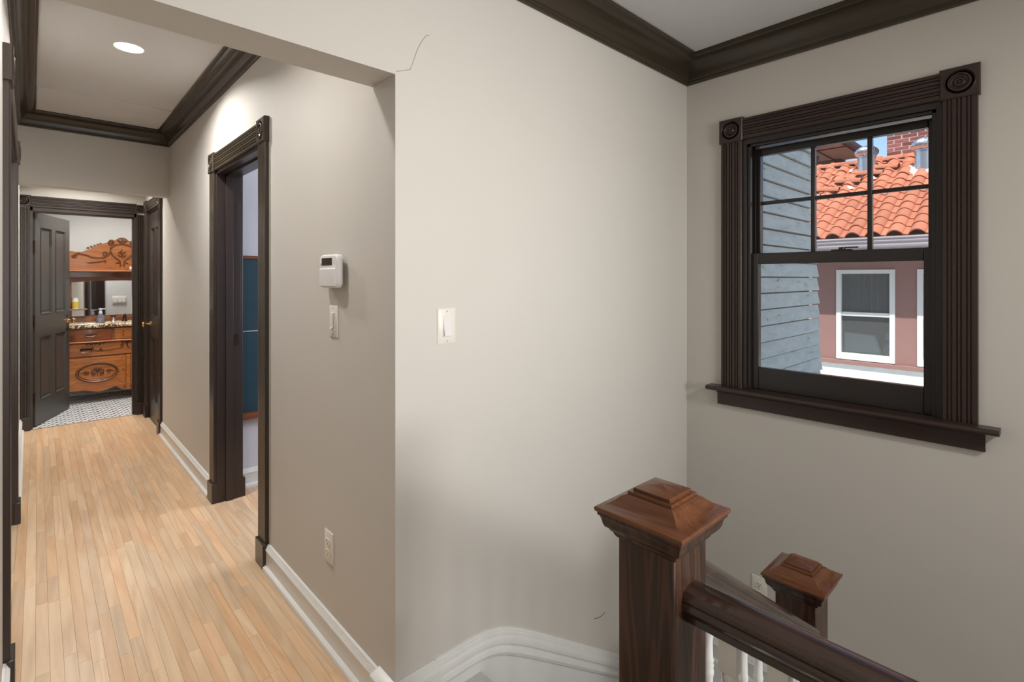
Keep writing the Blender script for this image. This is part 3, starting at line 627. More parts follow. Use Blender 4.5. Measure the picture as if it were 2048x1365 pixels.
# sloping railing down the flight
r2 = thing('stair_railing', 'sloping dark handrail running down between the two newel posts', 'railing', (1.3, .53, -.2))
sl = math.atan(.665); dx, dz = math.cos(sl), -math.sin(sl)
b = B(); p0 = Vector((.925, .53, .806)); L = (1.728 - .925) / dx
b.prism(RAILP, tuple(p0), (0, 1, 0), (-dz, 0, dx), (dx, 0, dz), L); b.build('handrail', 'railx', r2, angle=25)
xs = [.985, 1.075, 1.165, 1.255, 1.345, 1.435, 1.525, 1.615, 1.69]
for x in xs:
    zt = .806 - (x - .925) * .665 - .055; zb = 0 if x < 1.1 else (-.20 if x < 1.38 else (-.40 if x < 1.68 else -.60))
    o = baluster(zb, zt).build('baluster', 'trimwhite', r2, local=True, angle=40); o.location = (x - 1.3, 0, zb + .2)
b = B(); b.prism([(.92, .0), (1.10, .0), (1.73, -.50), (1.73, -.62), (1.10, -.14), (.92, -.14)], (0, .552, 0), (1, 0, 0), (0, 0, 1), (0, 1, 0), .04); b.build('stringer', 'trimwhite', r2, bevel=.002)

# ------------------------------------------------------------------ switches, outlets, keypad
def wallplate(name, label, cat, o, nrm, kind, w=.071, h=.116):
    """o = centre on the wall face"""
    t = thing(name, label, cat, o)
    mt = {'-Y': Matrix.Identity(4), '-X': Matrix.Rotation(-PI / 2, 4, 'Z'), 'Y': Matrix.Rotation(PI, 4, 'Z')}[nrm]
    mt = Matrix.Translation(o) @ mt
    def P(f, n, m, par, **k): b = B(); b.m = mt; f(b); return b.build(n, m, par, **k)
    w2, h2 = w / 2, h / 2
    pl = P(lambda b: b.add([(-w2, 0, -h2), (w2, 0, -h2), (w2, 0, h2), (-w2, 0, h2), (-w2, -.002, -h2), (w2, -.002, -h2), (w2, -.002, h2), (-w2, -.002, h2),
         (-w2 + .006, -.006, -h2 + .006), (w2 - .006, -.006, -h2 + .006), (w2 - .006, -.006, h2 - .006), (-w2 + .006, -.006, h2 - .006)],
         [(0, 1, 5, 4), (1, 2, 6, 5), (2, 3, 7, 6), (3, 0, 4, 7), (4, 5, 9, 8), (5, 6, 10, 9), (6, 7, 11, 10), (7, 4, 8, 11), (8, 9, 10, 11), (3, 2, 1, 0)]), 'cover_plate', 'plate', t)
    if kind == 'rocker':
        P(lambda b: b.box(-.0168, .0168, -.0072, -.005, -.0335, .0335), 'switch_frame', 'plate', t, bevel=.0008)
        P(lambda b: b.prism([(-.031, 0), (.031, 0), (.031, .001), (0, .0035), (-.031, .0085)], (-.0145, -.0062, 0), (0, 0, 1), (0, -1, 0), (1, 0, 0), .029), 'rocker', 'device', t, bevel=.0006)
    if kind == 'slider':
        P(lambda b: b.box(-.0168, .0168, -.0072, -.005, -.0335, .0335), 'switch_frame', 'plate', t, bevel=.0008)
        P(lambda b: b.box(-.008, .008, -.0105, -.007, -.024, .030), 'rocker', 'device', t, bevel=.0015)
        P(lambda b: b.box(-.007, .007, -.0165, -.010, -.030, -.022), 'slider', 'plate', t, bevel=.0015)
        P(lambda b: b.box(.0105, .0125, -.0074, -.007, -.028, .030), 'slot', 'seam', t)
    if kind == 'triple':
        for i in (-1, 0, 1): P(lambda b: b.prism([(-.031, 0), (.031, 0), (.031, .001), (0, .0035), (-.031, .0085)], (i * .046 - .0145, -.0062, 0), (0, 0, 1), (0, -1, 0), (1, 0, 0), .029), 'rocker', 'device', t)
    if kind == 'outlet':
        for s in (1, -1):
            zc = s * .0195
            pts = [(.0172 * math.cos(a), max(-.0135, min(.0135, .0172 * math.sin(a)))) for a in [2 * PI * i / 24 for i in range(24)]]
            f = P(lambda b: b.prism([(x, z + zc) for x, z in pts], (0, -.0062, 0), (1, 0, 0), (0, 0, 1), (0, -1, 0), .0022), 'receptacle', 'plate', t, bevel=.0004)
            P(lambda b: b.box(-.0072, -.0052, -.0088, -.0083, zc + .000, zc + .009), 'slot', 'dark', f)
            P(lambda b: b.box(.0052, .0072, -.0088, -.0083, zc + .001, zc + .008), 'slot', 'dark', f)
            P(lambda b: b.lathe([(.0026, .0083), (.0026, .0088), (.0002, .0088)], (0, 0, zc - .006), '-Y', 10), 'ground_hole', 'dark', f)
    sc = (.048, -.048) if kind in ('rocker', 'slider', 'triple') else (0,)
    for z in sc: P(lambda b: b.lathe([(.003, .006), (.0028, .0068), (.0003, .007)], (0, 0, z), '-Y', 12), 'plate_screw', 'seam', t)
    return t
wallplate('light_switch', 'white rocker light switch on the bright stair wall', 'light switch', (.970, YB, 1.182), '-Y', 'rocker')
wallplate('dimmer_switch', 'white slide dimmer on the hall wall under the keypad', 'light switch', (XA, 1.786, 1.182), '-X', 'slider', .068)
wallplate('wall_outlet', 'white outlet low on the hall wall near the corner', 'outlet', (XA, 1.828, .354), '-X', 'outlet')
wallplate('wall_outlet', 'white outlet low on the window wall behind the stair railing', 'outlet', (XC, .988, -.140), '-X', 'outlet')
wallplate('light_switch', 'triple white switch plate on the wall inside the bathroom reflected in the mirror', 'light switch', (.985, YD + .115, 1.20), 'Y', 'triple', .165, .116)
# alarm keypad
kp = thing('alarm_keypad', 'white rounded alarm keypad with dark screen above the dimmer', 'keypad', (XA, 1.775, 1.362))
def rr(w, h, r, n=5, dome=0.):
    p = []
    for cx, cz, a in ((w / 2 - r, h / 2 - r, 0), (-w / 2 + r, h / 2 - r, 90), (-w / 2 + r, -h / 2 + r, 180), (w / 2 - r, -h / 2 + r, 270)):
        for i in range(n + 1): t = math.radians(a + 90 * i / n); p.append((cx + r * math.cos(t), cz + r * math.sin(t)))
    return p
def loftx(b, levels, cy, cz):
    """rounded rectangles (x, w, h, r) facing -X"""
    k = None; vs = []
    for x, w, h, r in levels:
        q = rr(w, h, r); k = len(q); vs += [(x, cy - a, cz + c) for a, c in q]
    n = len(levels); fs = [(i * k + j, i * k + (j + 1) % k, (i + 1) * k + (j + 1) % k, (i + 1) * k + j) for i in range(n - 1) for j in range(k)]
    return b.add(vs, fs + [tuple((n - 1) * k + j for j in range(k)), tuple(reversed(range(k)))])
b = B(); loftx(b, [(XA, .122, .102, .012), (XA - .010, .124, .104, .012), (XA - .0105, .118, .098, .012), (XA - .013, .118, .098, .012), (XA - .0135, .124, .106, .014), (XA - .018, .126, .108, .014)], 1.775, 1.362); b.build('back_box', 'device', kp, angle=50)
b = B(); loftx(b, [(XA - .018, .150, .116, .018), (XA - .030, .152, .117, .020), (XA - .036, .147, .112, .020), (XA - .0375, .139, .104, .018)], 1.756, 1.362); b.build('housing', 'device', kp, angle=50)
b = B(); b.box(XA - .0392, XA - .0375, 1.722, 1.805, 1.383, 1.408); b.build('screen', 'lcd', kp)
b = B(); b.prism([(0, 0), (.003, .001), (.0048, .030), (.0042, .062), (0, .064)], (XA - .0372, 1.690, 1.308), (-1, 0, 0), (0, 0, 1), (0, 1, 0), .132); b.build('flap', 'device', kp, bevel=.002)
b = B(); b.box(XA - .0385, XA - .0375, 1.811, 1.815, 1.3795, 1.3825); b.build('indicator_mark', 'dark', kp); b = B(); b.box(XA - .0385, XA - .0375, 1.811, 1.815, 1.3855, 1.3895); b.build('indicator_mark', 'dark', kp)

# ------------------------------------------------------------------ recessed lamps
def downlight(x, y, z, r, label):
    t = thing('recessed_lamp', label, 'ceiling lamp', (x, y, z), 'recessed lamps')
    b = B(); b.lathe([(r + .012, 0), (r + .011, -.003), (r + .002, -.005), (r, -.003)], (x, y, z), 'Z', 32); b.build('trim_ring', 'white', t)
    b = B(); b.lathe([(r, -.003), (r * .6, -.0045), (.0003, -.005)], (x, y, z), 'Z', 32); b.build('diffuser', 'lamp', t)
downlight(.34, 3.21, ZH, .060, 'round recessed lamp glowing in the hall ceiling')
downlight(.14, 1.85, ZH, .060, 'round fill lamp added unseen in the hall ceiling behind the near header')  # added fixture for the hall fill, out of view
downlight(.30, 5.62, 2.42, .060, 'round recessed lamp hidden behind the far header')
downlight(1.35, -1.35, ZS, .15, 'round lamp on the stairwell ceiling above the near railing')

# ------------------------------------------------------------------ bedroom board
tb = thing('teal_board', 'dark teal wall board in a wood frame seen through the bedroom doorway', 'board', (1.6, 3.573, .42))
B().box(.90 + .03, 2.2, 3.560, 3.573, .478, 1.466).build('panel', 'teal', tb)
B().box(.92, 2.2, 3.548, 3.573, 1.462, 1.483).build('top_rail', 'oakred', tb, bevel=.002)
B().box(.92, 2.2, 3.520, 3.573, .440, .480).build('ledge', 'oakred', tb, bevel=.004)
B().box(.93, 2.2, 3.557, 3.561, .996, 1.002).build('seam_strip', 'seam', tb)

# ------------------------------------------------------------------ bathroom floor mosaic
bf = struct(B().box(-.95, 1.75, YD - .003, 7.70, -.05, -.002), 'floor_bathroom', 'grout', 'white mosaic bathroom floor with rows of black dots', 'floor', smooth=False)
bw = B(); bk = B(); s = .0285; j = 0; y = YD + .012
while y < 7.66:
    x = -.35 + (0 if j % 2 == 0 else s * .5); i = 0
    while x < 1.5:
        dot = (j % 2 == 0) and (i % 2 == (j // 2) % 2)
        r = .0118 if dot else .0158; N = 6
        vs = [(x + r * math.sin(2 * PI * k / N), y + r * math.cos(2 * PI * k / N), 0) for k in range(N)]
        vs2 = [(p[0], p[1], -.003) for p in vs]
        (bk if dot else bw).add(vs + vs2, [tuple(reversed(range(N)))] + [(k, (k + 1) % N, (k + 1) % N + N, k + N) for k in range(N)])
        x += s; i += 1
    y += s * .866; j += 1
o = bw.build('white_mosaic', 'hexw', bf, smooth=False); o['kind'] = 'stuff'
o = bk.build('black_mosaic', 'hexb', bf, smooth=False); o['kind'] = 'stuff'

# ------------------------------------------------------------------ vanity
CX = .745
va = thing('carved_vanity', 'golden oak vanity with carved crest, tilted mirror and granite top', 'vanity', (CX, 7.38, 0))
VX0, VX1, VF, VB = .20, 1.29, 7.10, 7.62
b = B(); b.box(VX0, VX1, VF + .02, VB, .15, .81); b.box(VX0, VX0 + .05, VF, VF + .05, 0, .81); b.box(VX1 - .05, VX1, VF, VF + .05, 0, .81)
b.box(VX0, VX0 + .05, VB - .05, VB, 0, .2); b.box(VX1 - .05, VX1, VB - .05, VB, 0, .2); b.build('carcass', 'oakz', va, bevel=.003)
# bow-front top drawers (bulging), with the rail beneath
def bow(x0, x1, z0, z1, d0, d1, n=12, dz=0.):
    b = B(); vs = []
    for i in range(n + 1):
        t = i / n; x = x0 + (x1 - x0) * t; y = VF - d0 - d1 * math.sin(PI * t) ** 1.3; sg = dz * math.sin(PI * t)
        vs += [(x, y, z0 - sg), (x, y - .006, (z0 + z1) / 2), (x, y, z1), (x, VF + .03, z1), (x, VF + .03, z0 - sg)]
    k = 5; fs = [(i * k + j, i * k + (j + 1) % k, (i + 1) * k + (j + 1) % k, (i + 1) * k + j) for i in range(n) for j in range(k)]
    return b.add(vs, fs + [tuple(range(k)), tuple(reversed([n * k + j for j in range(k)]))])
for x0, x1 in ((.235, .60), (.89, 1.255)):
    dr = bow(x0, x1, .675, .795, .012, .022, dz=.004).build('top_drawer', 'oakred', va, angle=50)
    q = B(); xm = (x0 + x1) / 2
    q.tube([(xm - .04, VF - .045, .735), (xm - .035, VF - .055, .722), (xm, VF - .06, .716), (xm + .035, VF - .055, .722), (xm + .04, VF - .045, .735)], .004, 6); q.box(xm - .05, xm + .05, VF - .045, VF - .036, .733, .745); q.build('drawer_handle', 'bronze', dr)
bow(.625, .865, .675, .795, .006, .010).build('false_front', 'oak', va, angle=50)
for z in (.72, .755): q = B(); q.lathe([(.005, 0), (.006, .006), (.0005, .007)], (.70, VF - .020, z), '-Y', 8); q.build('screw_head', 'bronze', va)
b = B(); vs = []; n = 24
for i in range(n + 1):
    t = i / n; x = VX0 - .005 + (VX1 - VX0 + .01) * t; bump_ = .022 * abs(math.sin(2.5 * PI * t)) ** .9
    vs += [(x, VF - .025 - bump_, .652), (x, VF - .030 - bump_, .660), (x, VF - .025 - bump_, .668), (x, VF + .03, .668), (x, VF + .03, .652)]
k = 5; b.add(vs, [(i * k + j, i * k + (j + 1) % k, (i + 1) * k + (j + 1) % k, (i + 1) * k + j) for i in range(n) for j in range(k)] + [tuple(range(k)), tuple(reversed([n * k + j for j in range(k)]))]); b.build('waist_moulding', 'oak', va, angle=50)
# long middle drawer
md = B().box(.235, 1.255, VF - .006, VF + .03, .505, .645).build('middle_drawer', 'oak', va, bevel=.006)
def scroll(x0, z0, r, turns, start, dr, y, n=22, cw=1):
    return [(x0 + (r * (1 - i / n * dr)) * math.cos(start + cw * turns * 2 * PI * i / n), y, z0 + (r * (1 - i / n * dr)) * math.sin(start + cw * turns * 2 * PI * i / n)) for i in range(n + 1)]
for xm in (.385, 1.105):
    q = B(); q.tube([(xm - .045, VF - .012, .578), (xm - .046, VF - .022, .560), (xm - .03, VF - .028, .548), (xm, VF - .03, .545), (xm + .03, VF - .028, .548), (xm + .046, VF - .022, .560), (xm + .045, VF - .012, .578)], .004, 6)
    for i in range(7): q.tube([(xm - .045 + i * .015, VF - .008, .574), (xm - .045 + i * .015, VF - .013, .588 + (.004 if i % 2 else 0))], .006, 6)
    q.box(xm - .05, xm + .05, VF - .009, VF - .006, .568, .590); q.build('drawer_handle', 'bronze', md)
q = B(); yy = VF - .008
for s in (-1, 1):
    q.tube([(CX + s * a, yy, z) for a, z in [(.05, .575), (.09, .568), (.15, .562), (.20, .557), (.235, .552)]], .0035, 6)
    q.tube([(CX + s * (.27 + .035 * math.cos(t)), yy, .60 + .045 * math.sin(t)) for t in [PI + PI * i / 12 + .3 for i in range(13)]], .0045, 6)
    q.tube(scroll(CX + s * .235, .565, .016, 1.2, 0, .8, yy, cw=s), .0035, 5)
    q.tube(scroll(CX + s * .05, .60, .02, 1.3, 1, .8, yy, cw=-s), .004, 5)
    for i in range(5): q.tube([(CX + s * (.20 + i * .035), yy, .642), (CX + s * (.215 + i * .035), yy - .002, .630 - .006 * (i % 2)), (CX + s * (.225 + i * .035), yy, .640)], .0055, 5)
    q.tube([(CX + s * .01, yy, .635), (CX + s * .045, yy, .628), (CX + s * .06, yy, .64)], .006, 5)
q.tube([(CX, yy, .64), (CX - .012, yy, .61), (CX, yy, .575), (CX + .012, yy, .555)], [.009, .008, .006, .002], 6); q.build('carving', 'carvedk', md)
# doors with oval carved panels
for x0, x1 in ((.235, .725), (.765, 1.255)):
    xm = (x0 + x1) / 2 - .0; zc = .328
    dd = B().box(x0, x1, VF - .004, VF + .03, .175, .49).build('cabinet_door', 'oak', va, bevel=.004)
    q = B(); A, C = .185, .112; n = 40; ring = [(0, .0), (.004, .010), (.012, .013), (.020, .007), (.024, .0), (.028, .006), (.033, .0)]
    vs = [(xm + (A - r) * math.cos(2 * PI * i / n), VF - .004 - h, zc + (C - r) * math.sin(2 * PI * i / n)) for i in range(n) for r, h in ring]
    k = len(ring); q.add(vs, [(i * k + j, i * k + j + 1, ((i + 1) % n) * k + j + 1, ((i + 1) % n) * k + j) for i in range(n) for j in range(k - 1)]); lab(q.build('oval_moulding', 'carve', dd), 'darker raised oval moulding')
    q = B(); yy = VF - .007
    for s in (-1, 1):
        q.tube(scroll(xm + s * .035, zc + .012, .032, 1.5, PI / 2, .8, yy, 26, cw=s), .0042, 5); q.tube(scroll(xm + s * .04, zc - .02, .022, 1.2, -PI / 2, .8, yy, 20, cw=-s), .0035, 5)
        q.tube(scroll(xm + s * .095, zc - .004, .020, 1.3, 0, .85, yy, 20, cw=s), .0038, 5); q.tube([(xm + s * .07, yy, zc + .01), (xm + s * .10, yy, zc + .02), (xm + s * .125, yy, zc + .004), (xm + s * .145, yy, zc)], [.005, .004, .004, .001], 5)
        q.tube([(xm + s * .005, yy, zc + .045), (xm + s * .02, yy, zc + .03), (xm + s * .008, yy, zc + .01)], .004, 5)
    q.tube([(xm, yy, zc + .03), (xm, yy, zc - .045)], [.006, .002], 5); q.build('carving', 'carvedk', dd)
    for a, c in ((-1, -1), (1, -1), (1, 1), (-1, 1)):
        q = B(); q.tube([(xm + a * .165, VF - .004, zc + c * .088), (xm + a * .235, VF - .004, zc + c * .148)], .0015, 4); q.build('mitre_line', 'carvedk', dd)
    q = B(); q.lathe([(.008, 0), (.007, .003), (.0005, .004)], ((x1 - .025) if x0 < CX else (x0 + .025), VF - .004, zc), '-Y', 10); q.build('keyhole', 'bronze', dd)
B().box(.727, .763, VF - .008, VF + .02, .17, .495).build('centre_stile', 'oak', va, bevel=.003)
# scalloped apron
pf = []; n = 60
for i in range(n + 1):
    t = i / n; x = VX0 + (VX1 - VX0) * t; u = abs(x - CX)
    z = .125 + .012 * math.cos(u * 14)
    if .075 < u < .13: z = .150 + .004 * math.sin((u - .075) * 60)
    if u <= .075: z = .105 + .02 * (u / .075) ** 2
    if .13 <= u < .26: z = .150 - .035 * math.sin((u - .13) / .13 * PI / 2)
    if u >= .26: z = .115 + .03 * min(1, (u - .26) / .12)
    pf.append((x, z))
b = B(); b.prism([(VX0, .178)] + pf + [(VX1, .178)], (0, VF - .006, 0), (1, 0, 0), (0, 0, 1), (0, 1, 0), .022); ap = b.build('apron', 'oak', va, bevel=.0015)
yy = VF - .009
for s in (-1, 1): q = B(); q.tube(scroll(CX + s * .035, .138, .020, 1.3, PI / 2, .8, yy, 20, cw=s), .004, 5); q.tube([(CX + s * .07, yy, .128), (CX + s * .095, yy, .150), (CX + s * .12, yy, .158), (CX + s * .14, yy, .146)], .005, 5); q.build('carving', 'carve', ap)
# granite top with slightly wavy front
b = B(); vs = []; n = 24
for i in range(n + 1):
    t = i / n; x = VX0 - .02 + (VX1 - VX0 + .04) * t; yf = VF - .038 - .018 * abs(math.sin(2.5 * PI * t))
    vs += [(x, yf + .004, .812), (x, yf, .818), (x, yf, .840), (x, yf + .006, .846), (x, VB + .02, .846), (x, VB + .02, .812)]
k = 6; b.add(vs, [(i * k + j, i * k + (j + 1) % k, (i + 1) * k + (j + 1) % k, (i + 1) * k + j) for i in range(n) for j in range(k)] + [tuple(range(k)), tuple(reversed([n * k + j for j in range(k)]))])
gt = b.build('granite_top', 'granite', va, angle=50)
# mirror stand: posts, bottom rail, mirror frame, shelf, crest
b = B(); b.box(VX0, VX0 + .055, VB - .03, VB + .02, .846, 1.42); b.box(VX1 - .055, VX1, VB - .03, VB + .02, .846, 1.42); b.box(VX0 + .05, VX1 - .05, VB - .02, VB + .01, .846, .895)
b.build('mirror_posts', 'oakred', va, bevel=.003)
B().box(VX0 + .01, VX1 - .01, VB + .05, VB + .065, .85, 1.45).build('back_panel', 'oakred', va)
tilt = Matrix.Translation((CX, VB + .0, .90)) @ Matrix.Rotation(math.radians(3.0), 4, 'Z') @ Matrix.Rotation(math.radians(-3.5), 4, 'X')
fr = B(); fr.m = tilt; a = .478; n = 20
top = [(-a + 2 * a * i / n, .395 + .022 * math.sin(PI * i / n)) for i in range(n + 1)]
fr.prism([(-a, .455), (a, .455)] + list(reversed(top)), (0, 0, 0), (1, 0, 0), (0, 0, 1), (0, 1, 0), .02); fr.box(-a, -a + .02, 0, .02, 0, .4); fr.box(a - .02, a, 0, .02, 0, .4); fr.box(-a, a, 0, .02, -.005, .012)
mf = fr.build('mirror_frame', 'oakred', va)
g = B(); g.m = tilt; g.box(-a + .01, a - .01, .010, .014, 0, .425); g.build('mirror_glass', 'mirror', mf)
B().box(VX0 - .02, VX1 + .02, VB - .14, VB + .06, 1.415, 1.437).build('upper_shelf', 'oak', va, bevel=.006)
# bracket shelf on the left mirror post
B().prism([(0, 0), (.17, 0), (.175, .006), (.17, .012), (0, .012)], (.245, VB - .13, .985), (1, 0, 0), (0, 0, 1), (0, 1, 0), .10).build('bracket_shelf', 'oak', va, bevel=.002)
# crest board
cz = [(0, 1.822), (.02, 1.826), (.04, 1.812), (.06, 1.795), (.085, 1.785), (.11, 1.775), (.15, 1.758), (.19, 1.742), (.24, 1.72), (.28, 1.69), (.32, 1.662), (.36, 1.645), (.42, 1.642), (.48, 1.652), (.52, 1.655), (.545, 1.60), (.55, 1.52), (.545, 1.437)]
prof = [(CX - x, z) for x, z in reversed(cz)] + [(CX + x, z) for x, z in cz[1:]]
b = B(); b.prism(prof, (0, VB + .045, 0), (1, 0, 0), (0, 0, 1), (0, -1, 0), .024); cr = b.build('crest', 'oak', va, bevel=.003)
q = B(); yy = VB + .014
for i in range(-4, 5): t = i * .24; q.tube([(CX + .01 * math.sin(t), yy - .004, 1.745), (CX + .035 * math.sin(t), yy - .014, 1.785), (CX + .055 * math.sin(t), yy - .006, 1.775 + .048 * math.cos(t))], [.004, .009, .007], 6)
for s in (-1, 1):
    q.tube(scroll(CX + s * .100, 1.765, .030, 1.6, -PI / 2, .82, yy - .004, 26, cw=s), .009, 6)
    q.tube([(CX + s * x, yy, z) for x, z in [(.012, 1.745), (.03, 1.742), (.07, 1.735), (.105, 1.70), (.11, 1.66), (.085, 1.61), (.05, 1.575), (.02, 1.545), (.012, 1.50), (.025, 1.475)]], [.006, .007, .009, .010, .010, .009, .008, .008, .007, .004], 6)
    q.tube([(CX + s * x, yy, z) for x, z in [(.11, 1.66), (.13, 1.62), (.17, 1.585), (.22, 1.578), (.28, 1.585), (.34, 1.61), (.40, 1.625), (.44, 1.60), (.45, 1.57)]], [.009, .009, .008, .008, .008, .007, .009, .008, .004], 6)
    q.tube(scroll(CX + s * .155, 1.63, .035, 1.3, 0, .8, yy, 24, cw=s), .007, 6); q.tube(scroll(CX + s * .43, 1.60, .025, 1.2, PI, .8, yy, 20, cw=-s), .006, 6)
    q.tube([(CX + s * x, yy, z) for x, z in [(.16, 1.545), (.20, 1.535), (.24, 1.528), (.29, 1.522), (.33, 1.52)]], [.004, .008, .006, .008, .002], 6)
    q.tube([(CX + s * x, yy, z) for x, z in [(.17, 1.56), (.15, 1.545), (.16, 1.52)]], .005, 6)
    for i in range(5): q.tube(scroll(CX + s * (.20 + .028 * i), 1.745 - .014 * i, .011, 1.1, i, .7, VB + .03, 10, cw=s), .006, 5)
    q.tube([(CX + s * .01, yy, 1.50), (CX + s * .035, yy, 1.53), (CX + s * .06, yy, 1.52)], [.006, .008, .003], 6)
q.tube([(CX, yy, 1.69), (CX - .012, yy, 1.66), (CX, yy - .004, 1.63), (CX + .012, yy, 1.61), (CX, yy, 1.58)], [.003, .010, .013, .010, .003], 6)
for s in (-1, 1): q.tube([(CX, yy, 1.64), (CX + s * .025, yy - .004, 1.655), (CX + s * .04, yy, 1.64)], [.004, .008, .002], 6); q.tube([(CX, yy, 1.60), (CX + s * .022, yy - .004, 1.605), (CX + s * .04, yy, 1.62)], [.004, .007, .002], 6)
lab(q.build('carving', 'carve', cr), 'shell and scroll carving')
# things on the vanity
sd = thing('soap_dispenser', 'clear soap dispenser with white pump on the granite top', 'soap dispenser', (.52, 7.32, .846))
B().lathe([(.0005, 0), (.042, 0), (.044, .006), (.036, .06), (.026, .085), (.016, .095), (.014, .105)], (.52, 7.32, .846), 'Z', 20).build('bottle', 'soap', sd)
B().lathe([(.0005, .003), (.038, .003), (.037, .05), (.0005, .05)], (.52, 7.32, .846), 'Z', 20).build('liquid', 'liquid', sd)
b = B(); b.lathe([(.0005, .095), (.017, .098), (.018, .120), (.012, .126), (.011, .140), (.020, .146), (.020, .158), (.0005, .162)], (.52, 7.32, .846), 'Z', 18); b.box(.52, .565, 7.314, 7.326, .992, 1.003); b.build('pump', 'liquid', sd)
fc = thing('faucet', 'chrome and bronze widespread faucet with cross handles on the granite top', 'faucet', (CX, 7.42, .846))
def fhandle(x, z0=.846, y=7.42):
    b = B(); b.lathe([(.028, 0), (.026, .006), (.014, .028), (.009, .045), (.010, .052)], (x, y, z0), 'Z', 16); b.build('handle_base', 'chrome', fc)
    b = B()
    for a in range(4): t = a * PI / 2 + .5; b.tube([(x, y, z0 + .058), (x + .030 * math.cos(t), y + .030 * math.sin(t), z0 + .062)], [.006, .0075], 6)
    b.lathe([(.009, .05), (.011, .06), (.008, .068), (.0005, .07)], (x, y, z0), 'Z', 12); b.build('cross_handle', 'bronze', fc)
fhandle(.642); fhandle(.848)
b = B(); b.lathe([(.030, 0), (.028, .008), (.018, .02), (.015, .05)], (CX, 7.42, .846), 'Z', 16); b.tube([(CX, 7.42, .88), (CX, 7.415, .91), (CX, 7.39, .922), (CX, 7.35, .915), (CX, 7.32, .90)], [.016, .015, .013, .012, .011], 10); b.build('spout', 'bronze', fc)
bo = thing('lotion_bottle', 'small white bottle with yellow label on the bracket shelf by the mirror', 'bottle', (.315, VB - .08, .997))
B().lathe([(.0005, 0), (.028, 0), (.028, .10), (.024, .107), (.0005, .108)], (.315, VB - .08, .997), 'Z', 18).build('bottle', 'white', bo)
B().lathe([(.0283, .01), (.0283, .082)], (.315, VB - .08, .997), 'Z', 18).build('label_band', 'yellow', bo)
B().lathe([(.024, .107), (.024, .125), (.0005, .126)], (.315, VB - .08, .997), 'Z', 18).build('cap', 'white', bo)
b = B(); b.lathe([(.001, 0), (.016, .0), (.021, .004), (.021, .146), (.016, .15), (.001, .15)], (.80, VB - .10, 1.458), 'X', 16)
tag(b.build('rolled_towel', 'towel'), 'small rolled white towel on the upper shelf of the vanity', 'towel')
struct(B().box(DX1 + .105, 1.75, YD + .115, YD + .135, .93, .965), 'trim_bathroom_chair_rail', 'brown', 'dark chair rail inside the bathroom reflected in the mirror', 'chair rail')

# ------------------------------------------------------------------ outside: the siding wing
ws = struct(B().box(2.68, 4.80, 1.475, 1.9, -.1, 6), 'wall_siding', 'mauve', 'weathered blue-grey clapboard wall left of the window view', 'wall', smooth=False)
EXP = .116; z = -.04; i = 0
while z < 3.0:
    xe = 5.05 - .095 * (z - .5) + R.uniform(-.012, .012); tl = R.uniform(-.002, .002)
    prof = [(0, 0), (.020, 0), (.004, EXP + .02), (0, EXP + .02)]
    b = B(); y0 = 1.462  # boards cut short so the dark backing shows as shade lines between them
    b.add([(0, .013, 0), (0, -.016, 0), (0, .000, EXP - .011), (0, .013, EXP - .011), (xe - 2.69, .013, tl), (xe - 2.69, -.016, tl), (xe - 2.69 - .01, .000, EXP - .011 + tl), (xe - 2.69 - .01, .013, EXP - .011)],
          [(0, 1, 2, 3), (7, 6, 5, 4), (0, 4, 5, 1), (1, 5, 6, 2), (2, 6, 7, 3), (3, 7, 4, 0)])
    o = b.build('clapboard', 'siding', ws, smooth=False, local=True); o.location = (2.69, y0, z)
    z += EXP; i += 1
# flat gravel roof
struct(B().box(2.68, 9.2, -3, 6, -.4, -.03), 'roof_flat', 'gravel', 'bright white gravel roof between the two houses', 'roof', smooth=False)
# neighbour's lower house: wall, windows, gutter, tile roof, chimney, vents
NX = 9.0
nh = thing('neighbor_house', 'mauve house with an orange tile roof seen through the window', 'house', (NX, 1.9, 0))
wins = [(1.65, 2.385), (.665, 1.40), (2.72, 3.45)]; WB, WT = .115, 1.47
b = B(); ys = [-1.5, .665, 1.40, 1.65, 2.385, 2.72, 3.45, 5.0]
for a, c in ((-1.5, .665), (1.40, 1.65), (2.385, 2.72), (3.45, 5.0)): b.box(NX, NX + .2, a, c, -.03, 2.0)
for a, c in wins: b.box(NX, NX + .2, a, c, -.03, WB); b.box(NX, NX + .2, a, c, WT, 2.0)
b.build('house_wall', 'stucco', nh, smooth=False)
B().box(NX - .05, NX, -1.5, 5, .045, .105).build('sill_band', 'stucco', nh, bevel=.004)
B().box(NX - .012, NX, -1.5, 5, -.03, .045).build('base_course', 'soffit', nh, smooth=False)
for a, c in wins:
    f = B(); f.box(NX - .02, NX + .05, a, a + .065, WB, WT); f.box(NX - .02, NX + .05, c - .065, c, WB, WT); f.box(NX - .02, NX + .05, a + .065, c - .065, WB, WB + .045); f.box(NX - .02, NX + .05, a + .065, c - .065, WT - .06, WT)
    f.box(NX - .008, NX + .05, a + .065, c - .065, .775, .835); f.box(NX + .01, NX + .05, a + .065, c - .065, WB + .045, WB + .10)
    w = f.build('window', 'wframe', nh, bevel=.003)
    B().box(NX + .03, NX + .034, a + .065, c - .065, WB + .09, WT - .06).build('pane', 'nglass', w)
b = B(); b.box(NX + 1.2, NX + 1.25, -1.5, 5, -.5, 2.0); b.box(NX + .2, NX + 1.2, -1.5, 5, -.1, -.05); b.box(NX + .2, NX + 1.2, -1.5, 5, 1.9, 2.0); lab(b.build('room_interior', 'roomdark', nh, smooth=False), 'dim room behind the panes')
for k in range(6): B().box(NX + .10, NX + .105, 1.78 + k * .085, 1.784 + k * .085, .83, 1.40).build('pane_strip', 'soffit', nh)  # thin pale vertical strips behind the upper pane
OH = .46; EX = NX - OH; EZ = 1.915; SL = .57; SA = math.atan(SL)
